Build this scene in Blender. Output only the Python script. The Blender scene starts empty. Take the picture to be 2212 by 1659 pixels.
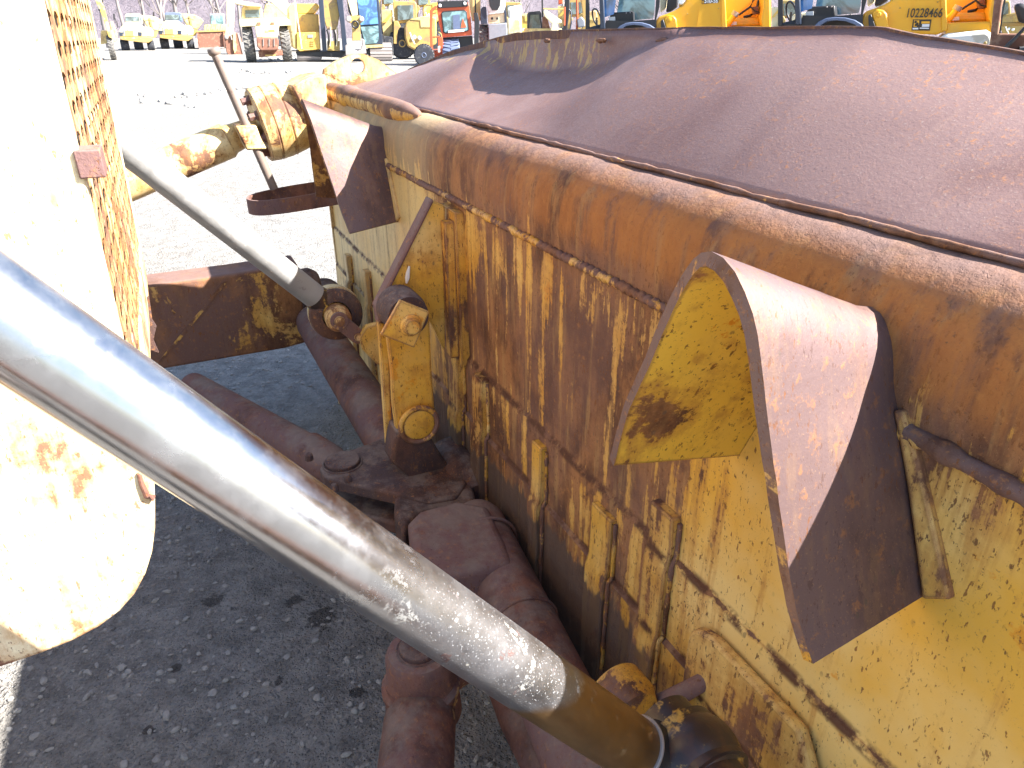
import bpy, bmesh, math, random
from mathutils import Vector, Matrix
random.seed(7)
R = math.radians
sc = bpy.context.scene
COL = sc.collection

# ------------------------------------------------------------ camera geometry
F = 1560.0                                  # focal length in px of a 2212 px wide frame
PITCH = math.atan((829.5-60)/F)
H = 2.1
cp, sp = math.cos(PITCH), math.sin(PITCH)
CAM = Vector((0, 0, H))
def ray(x, y):
    a = (x-1106)/F; b = (829.5-y)/F
    return Vector((a, cp+b*sp, -sp+b*cp))
# the blade's own frame: U along the blade, N towards the tractor, W up
U = ray(304, 83).normalized()
N = Vector((-U.y, U.x, 0)).normalized()
W = U.cross(N)
DB = 0.8
ORG = Vector((-N.x*DB, -N.y*DB, 0))
rel = CAM-ORG
CL = Vector((rel.dot(U), rel.dot(N), rel.dot(W)))
def _r(x, y):
    r = ray(x, y); return Vector((r.dot(U), r.dot(N), r.dot(W)))
def bp(x, y, off=0.0):
    r = _r(x, y); return CL+r*((off-CL.y)/r.y)
def bs(x, y, s):
    r = _r(x, y); return CL+r*((s-CL.x)/r.x)
def bz(x, y, z):
    r = _r(x, y); return CL+r*((z-CL.z)/r.z)
def gr(x, y, z=0.0):
    r = ray(x, y); return CAM+r*((z-H)/r.z)

# ------------------------------------------------------------ helpers
def tag(o, label=None, cat=None, group=None, kind=None):
    if label: o['label'] = label
    if cat: o['category'] = cat
    if group: o['group'] = group
    if kind: o['kind'] = kind
    return o
def empty(name, label, cat, loc=(0,0,0), rz=0.0, group=None):
    o = bpy.data.objects.new(name, None); COL.objects.link(o)
    o.location = loc; o.rotation_euler = (0,0,rz); o.empty_display_size = .2
    return tag(o, label, cat, group)
def obj(name, bm, mat, parent=None, smooth=False, bevel=0.0, seg=2, label=None, solid=0.0, angle=35):
    me = bpy.data.meshes.new(name)
    bmesh.ops.recalc_face_normals(bm, faces=bm.faces)
    bm.to_mesh(me); bm.free()
    o = bpy.data.objects.new(name, me); COL.objects.link(o)
    mats = mat if isinstance(mat, (list, tuple)) else [mat]
    for m in mats: me.materials.append(m)
    if parent: o.parent = parent
    if solid:
        s = o.modifiers.new('solid', 'SOLIDIFY'); s.thickness = solid; s.offset = 0
    if bevel:
        b = o.modifiers.new('bev', 'BEVEL'); b.width = bevel; b.segments = seg; b.limit_method = 'ANGLE'; b.angle_limit = R(40)
    if smooth or bevel:
        try:
            me.polygons.foreach_set('use_smooth', [True]*len(me.polygons))
            me.set_sharp_from_angle(angle=R(angle))
        except Exception: pass
    if label: o['label'] = label
    return o
def BM(): return bmesh.new()
def face(bm, pts, mi=0):
    f = bm.faces.new([bm.verts.new(p) for p in pts]); f.material_index = mi; return f
def box(bm, lo, hi, mi=0):
    x0,y0,z0 = lo; x1,y1,z1 = hi
    v = [bm.verts.new(p) for p in ((x0,y0,z0),(x1,y0,z0),(x1,y1,z0),(x0,y1,z0),(x0,y0,z1),(x1,y0,z1),(x1,y1,z1),(x0,y1,z1))]
    for q in ((0,3,2,1),(4,5,6,7),(0,1,5,4),(1,2,6,5),(2,3,7,6),(3,0,4,7)):
        bm.faces.new([v[i] for i in q]).material_index = mi
def prism(bm, pts, vec, mi=0):
    vec = Vector(vec)
    a = [bm.verts.new(Vector(p)) for p in pts]; b = [bm.verts.new(Vector(p)+vec) for p in pts]
    n = len(pts)
    bm.faces.new(a[::-1]).material_index = mi; bm.faces.new(b).material_index = mi
    for i in range(n):
        bm.faces.new((a[i], a[(i+1)%n], b[(i+1)%n], b[i])).material_index = mi
def frame_of(d):
    d = Vector(d).normalized()
    t = Vector((0,0,1)) if abs(d.z) < .9 else Vector((1,0,0))
    a = d.cross(t).normalized(); return a, d.cross(a).normalized(), d
def lathe(bm, p0, axis, prof, seg=32, mi=0, jit=0.0, caps=True):
    """prof: list of (distance along axis, radius)"""
    a, b, d = frame_of(axis); p0 = Vector(p0); rings = []
    for t, r in prof:
        rings.append([bm.verts.new(p0+d*t+(a*math.cos(2*math.pi*i/seg)+b*math.sin(2*math.pi*i/seg))*max(r,1e-4)*(1+random.uniform(-jit,jit))) for i in range(seg)])
    for q, w in zip(rings, rings[1:]):
        for i in range(seg):
            bm.faces.new((q[i], q[(i+1)%seg], w[(i+1)%seg], w[i])).material_index = mi
    if caps:
        bm.faces.new(rings[0][::-1]).material_index = mi; bm.faces.new(rings[-1]).material_index = mi
def cyl(bm, p0, p1, r0, r1=None, seg=24, mi=0):
    p0, p1 = Vector(p0), Vector(p1)
    lathe(bm, p0, p1-p0, [(0,r0),((p1-p0).length, r0 if r1 is None else r1)], seg, mi)
def path(bm, pts, r, seg=8, mi=0):
    pts = [Vector(p) for p in pts]; rs = r if isinstance(r,(list,tuple)) else [r]*len(pts)
    rings = []
    for i, p in enumerate(pts):
        d = pts[min(i+1,len(pts)-1)]-pts[max(i-1,0)]
        a, b, _ = frame_of(d)
        rings.append([bm.verts.new(p+(a*math.cos(2*math.pi*k/seg)+b*math.sin(2*math.pi*k/seg))*rs[i]) for k in range(seg)])
    for q, w in zip(rings, rings[1:]):
        for k in range(seg):
            bm.faces.new((q[k], q[(k+1)%seg], w[(k+1)%seg], w[k])).material_index = mi
    bm.faces.new(rings[0][::-1]); bm.faces.new(rings[-1])
def torus(bm, c, axis, Rr, r, seg=36, s2=10):
    a, b, d = frame_of(axis); c = Vector(c); rings = []
    for i in range(seg):
        t = 2*math.pi*i/seg; e = a*math.cos(t)+b*math.sin(t)
        rings.append([bm.verts.new(c+e*(Rr+r*math.cos(2*math.pi*k/s2))+d*r*math.sin(2*math.pi*k/s2)) for k in range(s2)])
    for i in range(seg):
        q, w = rings[i], rings[(i+1)%seg]
        for k in range(s2): bm.faces.new((q[k], q[(k+1)%s2], w[(k+1)%s2], w[k]))
def lerp(a, b, t): return a+(b-a)*t
def interp(x, tab):
    if x <= tab[0][0]: return tab[0][1]
    for (x0,y0),(x1,y1) in zip(tab, tab[1:]):
        if x <= x1: return y0+(y1-y0)*(x-x0)/(x1-x0)
    return tab[-1][1]
from mathutils import noise as mn
def nz(x, y=0, z=0): return mn.noise(Vector((x, y, z)))

# ------------------------------------------------------------ materials
class NT:
    def __init__(s, name):
        s.m = bpy.data.materials.new(name); s.m.use_nodes = True
        s.t = s.m.node_tree; s.n = s.t.nodes; s.l = s.t.links
        s.b = s.n['Principled BSDF']; s.tc = s.n.new('ShaderNodeTexCoord').outputs['Object']
    def set(s, inp, v):
        if isinstance(v, (int, float)): inp.default_value = v
        elif isinstance(v, (tuple, list)): inp.default_value = tuple(v)+((1,) if len(v) == 3 and len(inp.default_value) == 4 else ())
        else: s.l.new(v, inp)
    def math(s, op, a, b=0.0, clamp=False):
        n = s.n.new('ShaderNodeMath'); n.operation = op; n.use_clamp = clamp
        s.set(n.inputs[0], a); s.set(n.inputs[1], b); return n.outputs[0]
    def map(s, sc_=(1,1,1), loc=(0,0,0), rot=(0,0,0), src=None):
        n = s.n.new('ShaderNodeMapping'); s.l.new(src or s.tc, n.inputs[0])
        n.inputs['Scale'].default_value = sc_; n.inputs['Location'].default_value = loc; n.inputs['Rotation'].default_value = rot
        return n.outputs[0]
    def noise(s, scale=5, detail=4, rough=.55, vec=None, dist=0.0):
        n = s.n.new('ShaderNodeTexNoise'); s.l.new(vec or s.tc, n.inputs['Vector'])
        n.inputs['Scale'].default_value = scale; n.inputs['Detail'].default_value = detail
        n.inputs['Roughness'].default_value = rough; n.inputs['Distortion'].default_value = dist
        return n.outputs[0]
    def vor(s, scale=5, vec=None, feat='F1', out='Distance'):
        n = s.n.new('ShaderNodeTexVoronoi'); n.feature = feat; s.l.new(vec or s.tc, n.inputs['Vector'])
        n.inputs['Scale'].default_value = scale; return n.outputs[out]
    def ss(s, v, a, b, lo=0.0, hi=1.0):
        n = s.n.new('ShaderNodeMapRange'); n.interpolation_type = 'SMOOTHSTEP'
        s.set(n.inputs['Value'], v); n.inputs['From Min'].default_value = a; n.inputs['From Max'].default_value = b
        n.inputs['To Min'].default_value = lo; n.inputs['To Max'].default_value = hi
        return n.outputs[0]
    def mix(s, f, a, b):
        n = s.n.new('ShaderNodeMix'); n.data_type = 'RGBA'
        s.set(n.inputs[0], f); s.set(n.inputs[6], a); s.set(n.inputs[7], b); return n.outputs[2]
    def xyz(s):
        n = s.n.new('ShaderNodeSeparateXYZ'); s.l.new(s.tc, n.inputs[0]); return n.outputs
    def normz(s):
        g = s.n.new('ShaderNodeNewGeometry'); n = s.n.new('ShaderNodeSeparateXYZ'); s.l.new(g.outputs['Normal'], n.inputs[0]); return n.outputs[2]
    def edge(s, r=.010):
        bv = s.n.new('ShaderNodeBevel'); bv.samples = 4; bv.inputs['Radius'].default_value = r
        g = s.n.new('ShaderNodeNewGeometry'); d = s.n.new('ShaderNodeVectorMath'); d.operation = 'DOT_PRODUCT'
        s.l.new(bv.outputs[0], d.inputs[0]); s.l.new(g.outputs['Normal'], d.inputs[1])
        return s.ss(d.outputs['Value'], .99, .90)
    def bump(s, h, strength=.3, dist=.01):
        n = s.n.new('ShaderNodeBump'); n.inputs['Strength'].default_value = strength; n.inputs['Distance'].default_value = dist
        s.l.new(h, n.inputs['Height']); s.l.new(n.outputs[0], s.b.inputs['Normal'])
    def fin(s, col, rough=.6, metal=0.0, spec=None):
        s.set(s.b.inputs['Base Color'], col); s.set(s.b.inputs['Roughness'], rough); s.set(s.b.inputs['Metallic'], metal)
        if spec is not None: s.b.inputs['Specular IOR Level'].default_value = spec
        return s.m

YEL = (.70,.38,.045); YELP = (.74,.52,.19); ORA = (.66,.26,.012)
RUSTD = (.10,.042,.022); RUSTO = (.34,.155,.058); PURP = (.17,.092,.075)

def rusty(name, amt=.5, paint=YEL, paint2=YELP, zone=None, purp=.35, streak=.6, edge=.0, sc_=1.0, bmp=.35, top=False, rough=.5, orange=.25, dark=RUSTD, mid=RUSTO, pu=PURP, zlow=None, topd=False):
    t = NT(name)
    st = t.noise(1, 6, .62, t.map((24*sc_,24*sc_,1.7*sc_)))
    st2 = t.noise(1, 5, .6, t.map((55*sc_,55*sc_,6*sc_), (3,1,2)))
    pa = t.noise(4.2*sc_, 8, .66, dist=.5)
    fi = t.noise(46*sc_, 5, .7)
    sp_ = t.noise(1, 4, .75, t.map((150*sc_,150*sc_,70*sc_)))
    v = t.math('ADD', t.math('MULTIPLY', st, .45*streak), t.math('MULTIPLY', pa, 1-.45*streak-.22))
    v = t.math('ADD', v, t.math('MULTIPLY', fi, .14))
    v = t.math('ADD', v, t.math('MULTIPLY', st2, .08))
    v = t.math('ADD', v, amt-.5)
    if zone: v = t.math('ADD', v, zone(t))
    if top: v = t.math('ADD', v, t.ss(t.normz(), .25, .85, 0, .35))
    if edge: v = t.math('ADD', v, t.math('MULTIPLY', t.edge(), edge))
    mask = t.ss(v, .500, .530)
    halo = t.ss(v, .41, .52)
    speck = t.math('MULTIPLY', t.ss(sp_, .60, .64), t.ss(v, .33, .44))
    speck = t.math('MAXIMUM', speck, t.math('MULTIPLY', t.ss(t.noise(1, 3, .65, t.map((85*sc_,85*sc_,34*sc_),(5,3,9))), .63, .67), .9))
    lim = t.ss(t.vor(34*sc_, t.map((1,1,.6))), .16, .10)
    lim = t.math('MULTIPLY', lim, t.ss(t.noise(7*sc_, 3, .5, t.map(loc=(9,2,4))), .50, .62))
    pv = t.mix(t.ss(t.noise(2.4*sc_, 4, .6, t.map(loc=(5,5,5))), .38, .64), paint, paint2)
    pv = t.mix(t.math('MULTIPLY', t.ss(t.noise(5*sc_, 7, .7, t.map(loc=(1,7,3))), .60, .64), orange*3, True), pv, ORA)
    pv = t.mix(t.math('MULTIPLY', halo, .55), pv, (.42,.17,.03))
    rn = t.noise(9*sc_, 7, .65, t.map((1,1,.5), (2,2,2)))
    ru = t.mix(t.ss(rn, .38, .62), dark, mid)
    ru = t.mix(t.math('MULTIPLY', t.ss(t.noise(3.1*sc_, 5, .6, t.map((1,1,.6),(8,1,8))), .40, .62), purp*1.8, True), ru, pu)
    ru = t.mix(t.math('MULTIPLY', t.ss(fi, .56, .68), .5), ru, (.40,.17,.05))
    # weathered middle tone: thin rust wash in runs between sound paint and bare rust
    wash = t.math('MULTIPLY', t.ss(v, .40, .53), t.ss(st2, .40, .60))
    pv = t.mix(t.math('MULTIPLY', wash, .45), pv, (.42,.21,.05))
    ru = t.mix(t.math('MULTIPLY', t.ss(t.noise(1, 5, .65, t.map((30*sc_,30*sc_,3*sc_),(7,7,7))), .50, .66), .45*min(1,streak)), ru, (.46,.27,.10))
    c = t.mix(mask, pv, ru)
    c = t.mix(t.math('MULTIPLY', speck, .9), c, t.mix(t.ss(pa, .4, .6), dark, (.22,.08,.02)))
    c = t.mix(t.math('MULTIPLY', lim, .55), c, (.09,.075,.055))
    c = t.mix(t.math('MULTIPLY', t.ss(t.noise(220*sc_, 3, .7), .60, .72), .35), c, (.50,.30,.14))
    if top:
        c = t.mix(t.math('MULTIPLY', t.ss(t.normz(), .4, .95), t.ss(t.noise(6,5,.65,t.map(loc=(3,3,3))), .35, .6, .35, .9)), c, t.mix(fi, (.13,.078,.066), (.23,.15,.135)))
    if topd:
        du = t.math('MULTIPLY', t.ss(t.normz(), .1, .9), t.ss(t.noise(7,7,.7,t.map(loc=(4,6,1))), .42, .62))
        c = t.mix(t.math('MULTIPLY', du, .75), c, t.mix(fi, (.17,.13,.11), (.27,.22,.19)))
    if zlow: c = zlow(t, c, fi)
    h = t.math('ADD', t.math('MULTIPLY', mask, -.5), t.math('MULTIPLY', t.math('MULTIPLY', fi, mask), .8))
    h = t.math('ADD', h, t.math('MULTIPLY', pa, .35)); h = t.math('ADD', h, t.math('MULTIPLY', speck, -.2))
    t.bump(h, bmp, .006)
    return t.fin(c, t.ss(mask, 0, 1, rough, .82), 0.0, .4)

def zone_blade(t):
    o = t.xyz(); s_, z_ = o[0], o[2]
    up = t.math('MULTIPLY', t.ss(z_, 1.56, 1.72), .06)                      # rust runs down from the top roll
    top_ = t.math('MULTIPLY', t.ss(z_, 1.70, 1.84), .14)
    mid_ = t.math('MULTIPLY', t.math('MULTIPLY', t.ss(s_, .80, 1.25), t.ss(s_, 2.5, 2.0)), .055)
    clean = t.math('MULTIPLY', t.math('MULTIPLY', t.ss(s_, 1.0, .7), t.ss(z_, 1.60, 1.40)), -.13)
    clean2 = t.math('MULTIPLY', t.math('MULTIPLY', t.ss(s_, 2.3, 2.6), t.ss(z_, 1.78, 1.6)), -.07)
    drip = t.math('MULTIPLY', t.math('MULTIPLY', t.ss(z_, 1.38, 1.56), t.ss(z_, 1.65, 1.64)), -.045)
    mid_ = t.math('ADD', mid_, drip)
    v = t.math('ADD', t.math('ADD', up, top_), t.math('ADD', mid_, clean))
    return t.math('ADD', v, clean2)
def zlow_blade(t, c, fi):
    o = t.xyz(); s_, z_ = o[0], o[2]
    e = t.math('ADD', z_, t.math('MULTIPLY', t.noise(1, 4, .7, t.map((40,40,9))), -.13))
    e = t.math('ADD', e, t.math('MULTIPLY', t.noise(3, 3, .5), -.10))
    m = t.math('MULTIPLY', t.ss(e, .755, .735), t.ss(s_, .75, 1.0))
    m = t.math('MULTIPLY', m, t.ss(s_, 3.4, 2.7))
    seam = t.ss(t.math('ABSOLUTE', t.math('SUBTRACT', z_, 1.13)), .018, .003)
    seam = t.math('MULTIPLY', seam, t.ss(t.noise(14, 5, .7), .42, .56))
    seam2 = t.ss(t.math('ABSOLUTE', t.math('SUBTRACT', z_, .925)), .016, .003)
    seam2 = t.math('MULTIPLY', seam2, t.ss(t.noise(11, 5, .7, t.map(loc=(4,4,4))), .45, .58))
    c = t.mix(t.ss(s_, 2.2, 2.6, 0, .42), c, (.74,.58,.30))
    c = t.mix(t.math('MAXIMUM', seam, seam2), c, (.10,.04,.02))
    og = t.math('MULTIPLY', t.math('MULTIPLY', t.ss(z_, 1.66, 1.72), t.ss(z_, 1.845, 1.80)), t.ss(s_, 2.2, 1.2, .15, 1))
    og = t.math('MULTIPLY', og, t.ss(t.noise(1, 5, .65, t.map((16,16,1.8))), .38, .56))
    c = t.mix(t.math('MULTIPLY', og, .8), c, t.mix(fi, (.36,.125,.03), (.48,.20,.045)))
    c = t.mix(t.math('MULTIPLY', t.math('MULTIPLY', t.ss(t.noise(120, 4, .75), .60, .70), t.ss(z_, 1.2, 1.4)), .6), c, (.09,.06,.04))
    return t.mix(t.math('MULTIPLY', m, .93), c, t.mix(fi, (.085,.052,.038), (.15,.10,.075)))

MT = {}
MT['blade'] = rusty('blade_paint', .515, zone=zone_blade, streak=1.35, top=True, purp=.32, zlow=zlow_blade, bmp=.7)
MT['hood_in'] = rusty('hood_paint', .44, paint=(.78,.50,.06), paint2=(.74,.50,.10), streak=.3, edge=.35, purp=.5, orange=.45)
MT['hood_out'] = rusty('hood_weathered', .70, streak=.3, paint=(.8,.55,.25), purp=.9, bmp=.2, mid=(.19,.105,.085), pu=(.15,.095,.095), dark=(.10,.055,.052))
MT['tower'] = rusty('tower_paint', .425, edge=.30, streak=.4, purp=.6)
MT['flange'] = rusty('flange_paint', .50, edge=.3, streak=.9, purp=.3)
MT['rib'] = rusty('rib_paint', .49, edge=.3, streak=.9, zlow=zlow_blade)
MT['bead'] = rusty('bead_paint', .53, streak=.2, sc_=2.2, purp=.9, mid=(.24,.11,.06))
def zone_guard(t):
    z = t.xyz()[2]
    return t.math('ADD', t.ss(z, 1.55, 1.75, .02, -.07), t.ss(z, 1.45, 1.30, 0, .03))
MT['guardpaint'] = rusty('guard_paint', .468, zone=zone_guard, orange=0, paint=(.80,.68,.42), paint2=(.84,.76,.56), streak=.5, edge=.2, sc_=1.2, mid=(.36,.16,.07), dark=(.20,.09,.06))
MT['grille'] = rusty('grille_paint', .51, paint=(.78,.56,.26), paint2=(.82,.70,.46), streak=.8, edge=.3, sc_=1.6, mid=(.36,.15,.05))
MT['beam'] = rusty('beam_paint', .575, top=True, streak=.15, edge=.3, sc_=.8, purp=.6, rough=.45)
MT['tilt'] = rusty('tilt_paint', .47, paint=(.66,.44,.14), paint2=(.76,.60,.32), streak=.1, edge=.2, sc_=1.2)
MT['hood_edge'] = rusty('hood_edge_rust', .60, streak=.1, sc_=1.6, purp=1.0, mid=(.22,.12,.08), pu=(.16,.10,.09))
MT['bar'] = rusty('edge_bar_paint', .62, streak=.6, sc_=2.5, purp=.9, dark=(.07,.035,.028), mid=(.15,.07,.045), pu=(.11,.065,.06))
MT['tube'] = rusty('tube_paint', .50, streak=.5, top=True)
MT['hood_in2'] = rusty('far_hood_inner', .56, streak=.3, edge=.3, purp=.5)
MT['brace'] = rusty('brace_rust', .64, streak=.1, purp=.9, mid=(.23,.10,.065), pu=(.17,.095,.09), dark=(.09,.045,.04), paint=(.46,.33,.16), paint2=(.46,.33,.16), rough=.45, topd=True, bmp=.6)
MT['cast'] = rusty('casting_rust', .78, streak=.1, purp=.9, mid=(.12,.055,.038), pu=(.075,.048,.05), dark=(.05,.028,.025), topd=True, bmp=.7, rough=.45)

def sheen(m, metal, rough, spec=.7):
    b = m.node_tree.nodes['Principled BSDF']; b.inputs['Metallic'].default_value = metal
    for l in list(b.inputs['Roughness'].links): m.node_tree.links.remove(l)
    b.inputs['Roughness'].default_value = rough; b.inputs['Specular IOR Level'].default_value = spec
sheen(MT['hood_out'], .55, .60, 1.0)
def m_purple():
    t = NT('scoured_steel')
    f = t.noise(90, 5, .75); g = t.noise(240, 3, .7)
    p = t.noise(2.2, 6, .6, t.map((1,1,1),(3,0,0)), .4)
    sc2 = t.noise(1, 5, .7, t.map((26,5,5), rot=(0,0,.5)))
    c = t.mix(t.ss(p, .35, .65), (.19,.108,.096), (.26,.168,.155))
    c = t.mix(t.math('MULTIPLY', t.ss(sc2, .56, .72), .22), c, (.36,.24,.19))
    c = t.mix(t.math('MULTIPLY', t.math('MULTIPLY', t.ss(f, .54, .66), t.ss(t.noise(4,5,.65,t.map(loc=(1,9,2))), .45, .6)), .8), c, (.46,.20,.08))
    c = t.mix(t.math('MULTIPLY', t.ss(g, .60, .72), .6), c, (.42,.35,.31))
    c = t.mix(t.math('MULTIPLY', t.ss(g, .40, .30), .5), c, (.10,.06,.06))
    o = t.xyz()
    # paint left on the steep lip under the top edge
    st = t.noise(1, 5, .7, t.map((34,9,9), rot=(0,.5,.35)))
    keep = t.math('MULTIPLY', t.math('MULTIPLY', t.ss(o[2], 1.99, 2.02), t.ss(o[0], 1.65, 1.85)), t.ss(t.noise(3, 3, .5, t.map(loc=(2,2,2))), .40, .5))
    c = t.mix(t.math('MULTIPLY', keep, t.ss(st, .53, .57)), c, (.40,.27,.10))
    c = t.mix(t.math('MULTIPLY', t.ss(o[2], 2.088, 2.10), .6), c, (.14,.07,.06))
    t.bump(t.math('ADD', t.math('MULTIPLY', f, .8), t.math('ADD', p, t.math('MULTIPLY', g, .5))), .28, .003)
    return t.fin(c, t.ss(f, .3, .7, .42, .7), .0, .5)
MT['purple'] = m_purple()

def m_chrome(name, worn=1.0, axis_t=None):
    t = NT(name)
    o = t.xyz()
    w = t.ss(o[2], 1.62, 1.36)                                     # the lower, weathered part of the rod
    sp1 = t.noise(160, 4, .7); pt = t.noise(13, 7, .7, dist=.6); fine = t.noise(330, 2, .6)
    sc3 = t.noise(22, 6, .65, t.map(loc=(4,1,0)))
    lime = t.math('MULTIPLY', t.ss(pt, .57, .62), t.ss(sp1, .42, .56))
    lime = t.math('MULTIPLY', lime, t.ss(w, 0, 1, .04, worn))
    spots = t.math('MULTIPLY', t.ss(t.vor(42), .13, .07), t.ss(t.noise(6, 3, .5), .48, .58))
    spots = t.math('MULTIPLY', spots, t.ss(w, 0, 1, .05, 1))
    dust = t.math('MULTIPLY', t.ss(fine, .60, .70), t.ss(w, 0, 1, .05, .75))
    rustm = t.math('MULTIPLY', t.ss(sc3, .60, .66), t.ss(w, 0, 1, .15, worn))
    c = t.mix(t.ss(w, 0, 1, 0, .75), (.43,.435,.455), (.20,.195,.21)) if worn > .9 else t.mix(t.noise(12,5,.6), (.36,.36,.36), (.46,.46,.46))
    c = t.mix(t.math('MULTIPLY', rustm, .85), c, (.11,.05,.04))
    end = t.ss(t.math('ADD', o[2], t.math('MULTIPLY', t.noise(20,3,.5), .02)), 1.285, 1.305) if worn > .9 else None  # mask cut at the shade line; the rod's shaded reflection is painted below
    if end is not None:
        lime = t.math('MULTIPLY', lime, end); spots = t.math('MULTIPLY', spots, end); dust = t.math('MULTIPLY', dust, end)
        c = t.mix(end, t.mix(t.noise(9,4,.6), (.32,.19,.08), (.16,.10,.05)), c)  # amber stands in for the yellow blade reflected in shade
    c = t.mix(lime, c, (.50,.50,.46)); c = t.mix(spots, c, (.60,.58,.50)); c = t.mix(t.math('MULTIPLY', dust, .7), c, (.46,.48,.50))
    di = t.math('MAXIMUM', t.math('MAXIMUM', lime, spots), t.math('MAXIMUM', dust, t.math('MULTIPLY', rustm, .8)))
    di = t.math('MAXIMUM', di, t.math('MULTIPLY', w, t.ss(t.noise(5, 6, .7), .35, .7, .05, .4)))
    di = t.math('MAXIMUM', di, t.ss(t.noise(1, 6, .7, t.map((14,14,14))), .4, .7, .0, .14) if worn > .9 else t.ss(t.noise(12, 6, .7), .35, .7, .45, .8))
    rg = t.math('ADD', t.ss(w, 0, 1, .14, .26), t.math('MULTIPLY', t.noise(9, 6, .7), .14))
    rg = t.math('ADD', rg, t.ss(o[2], 1.848, 1.853, 0, .08))
    rg = t.math('ADD', rg, t.math('MULTIPLY', di, .45), True)
    me_ = t.math('SUBTRACT', 1.0, t.math('MULTIPLY', di, .85))
    t.bump(t.math('ADD', t.math('MULTIPLY', pt, .3), t.math('MULTIPLY', di, .5)), .12, .004)
    return t.fin(c, rg, me_)
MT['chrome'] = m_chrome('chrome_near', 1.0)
MT['chrome2'] = m_chrome('chrome_far', .3)

def m_oil():
    t = NT('oily_dark'); n = t.noise(14, 6, .65)
    c = t.mix(t.ss(n, .54, .60), (.035,.022,.02), (.50,.30,.06))
    c = t.mix(t.ss(t.noise(30,4,.6), .45, .6), c, (.06,.028,.02))
    t.bump(n, .4, .006)
    return t.fin(c, .35)
MT['oily'] = m_oil()
def plain(name, col, rough=.6, metal=0.0, var=.25, sc_=6, spec=.5, dirt=None):
    t = NT(name); n = t.noise(sc_, 6, .65)
    lo = tuple(c*(1-var) for c in col); hi = tuple(min(1, c*(1+var)) for c in col)
    c = t.mix(n, lo, hi)
    if dirt: c = t.mix(t.ss(t.noise(sc_*.6, 7, .7, t.map(loc=(3,8,1))), .52, .62), c, dirt)
    t.bump(n, .15, .01)
    return t.fin(c, rough, metal, spec)
MT['rubber'] = plain('tyre_rubber', (.13,.125,.12), .9, dirt=(.26,.24,.21), sc_=9)
MT['tyre_dark'] = plain('tyre_dark', (.03,.033,.045), .8, dirt=(.09,.09,.09))
MT['black'] = plain('black_paint', (.018,.018,.022), .45)
MT['darkblue'] = plain('dark_plastic', (.025,.035,.06), .4)
MT['seal'] = plain('seal_black', (.012,.014,.02), .35)
MT['bgyel'] = plain('yellow_paint', (.62,.40,.08), .5, dirt=(.55,.42,.22), sc_=3)
MT['bgpale'] = plain('faded_yellow', (.62,.48,.20), .6, dirt=(.40,.27,.12), sc_=3)
MT['bgcream'] = plain('cream_paint', (.68,.60,.40), .6, dirt=(.5,.4,.22), sc_=2)
MT['bgtan'] = plain('tan_paint', (.42,.29,.09), .55, dirt=(.3,.2,.1), sc_=3)
MT['orangeyel'] = plain('bright_yellow_paint', (.80,.39,.015), .38, var=.08, dirt=(.72,.37,.04), sc_=2)
MT['red'] = plain('red_paint', (.58,.10,.035), .45, var=.12)
MT['white'] = plain('white_paint', (.70,.70,.68), .5, var=.08, dirt=(.5,.48,.42))
MT['grey'] = plain('grey_paint', (.22,.24,.28), .5)
MT['bluegrey'] = plain('blue_grey', (.10,.13,.22), .6)
MT['rustbg'] = plain('rusty_bucket', (.20,.09,.06), .75, dirt=(.30,.17,.11))
MT['handle'] = plain('worn_handle', (.20,.155,.13), .5, dirt=(.14,.09,.07))
MT['steelbg'] = plain('worn_steel', (.30,.27,.26), .5)
MT['decal_dark'] = plain('decal_dark', (.05,.035,.02), .6)
MT['decal_white'] = plain('decal_white', (.75,.75,.75), .5, var=.02)
MT['lens'] = plain('lamp_lens', (.8,.8,.78), .15, var=.02)
def m_glass(name, col, rough=.05):
    t = NT(name); n = t.noise(1.3, 4, .6, dist=1.0)
    c = t.mix(t.ss(n, .42, .6), col, tuple(min(1,x*2.6+.03) for x in col))
    m = t.fin(c, rough, 0.0, 1.0); t.b.inputs['Coat Weight'].default_value = .6
    return m
MT['glass'] = m_glass('cab_glass', (.05,.075,.085)); MT['glassblue'] = m_glass('tinted_glass', (.02,.09,.24)); MT['glassteal'] = m_glass('pale_glass', (.06,.12,.14))

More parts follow.
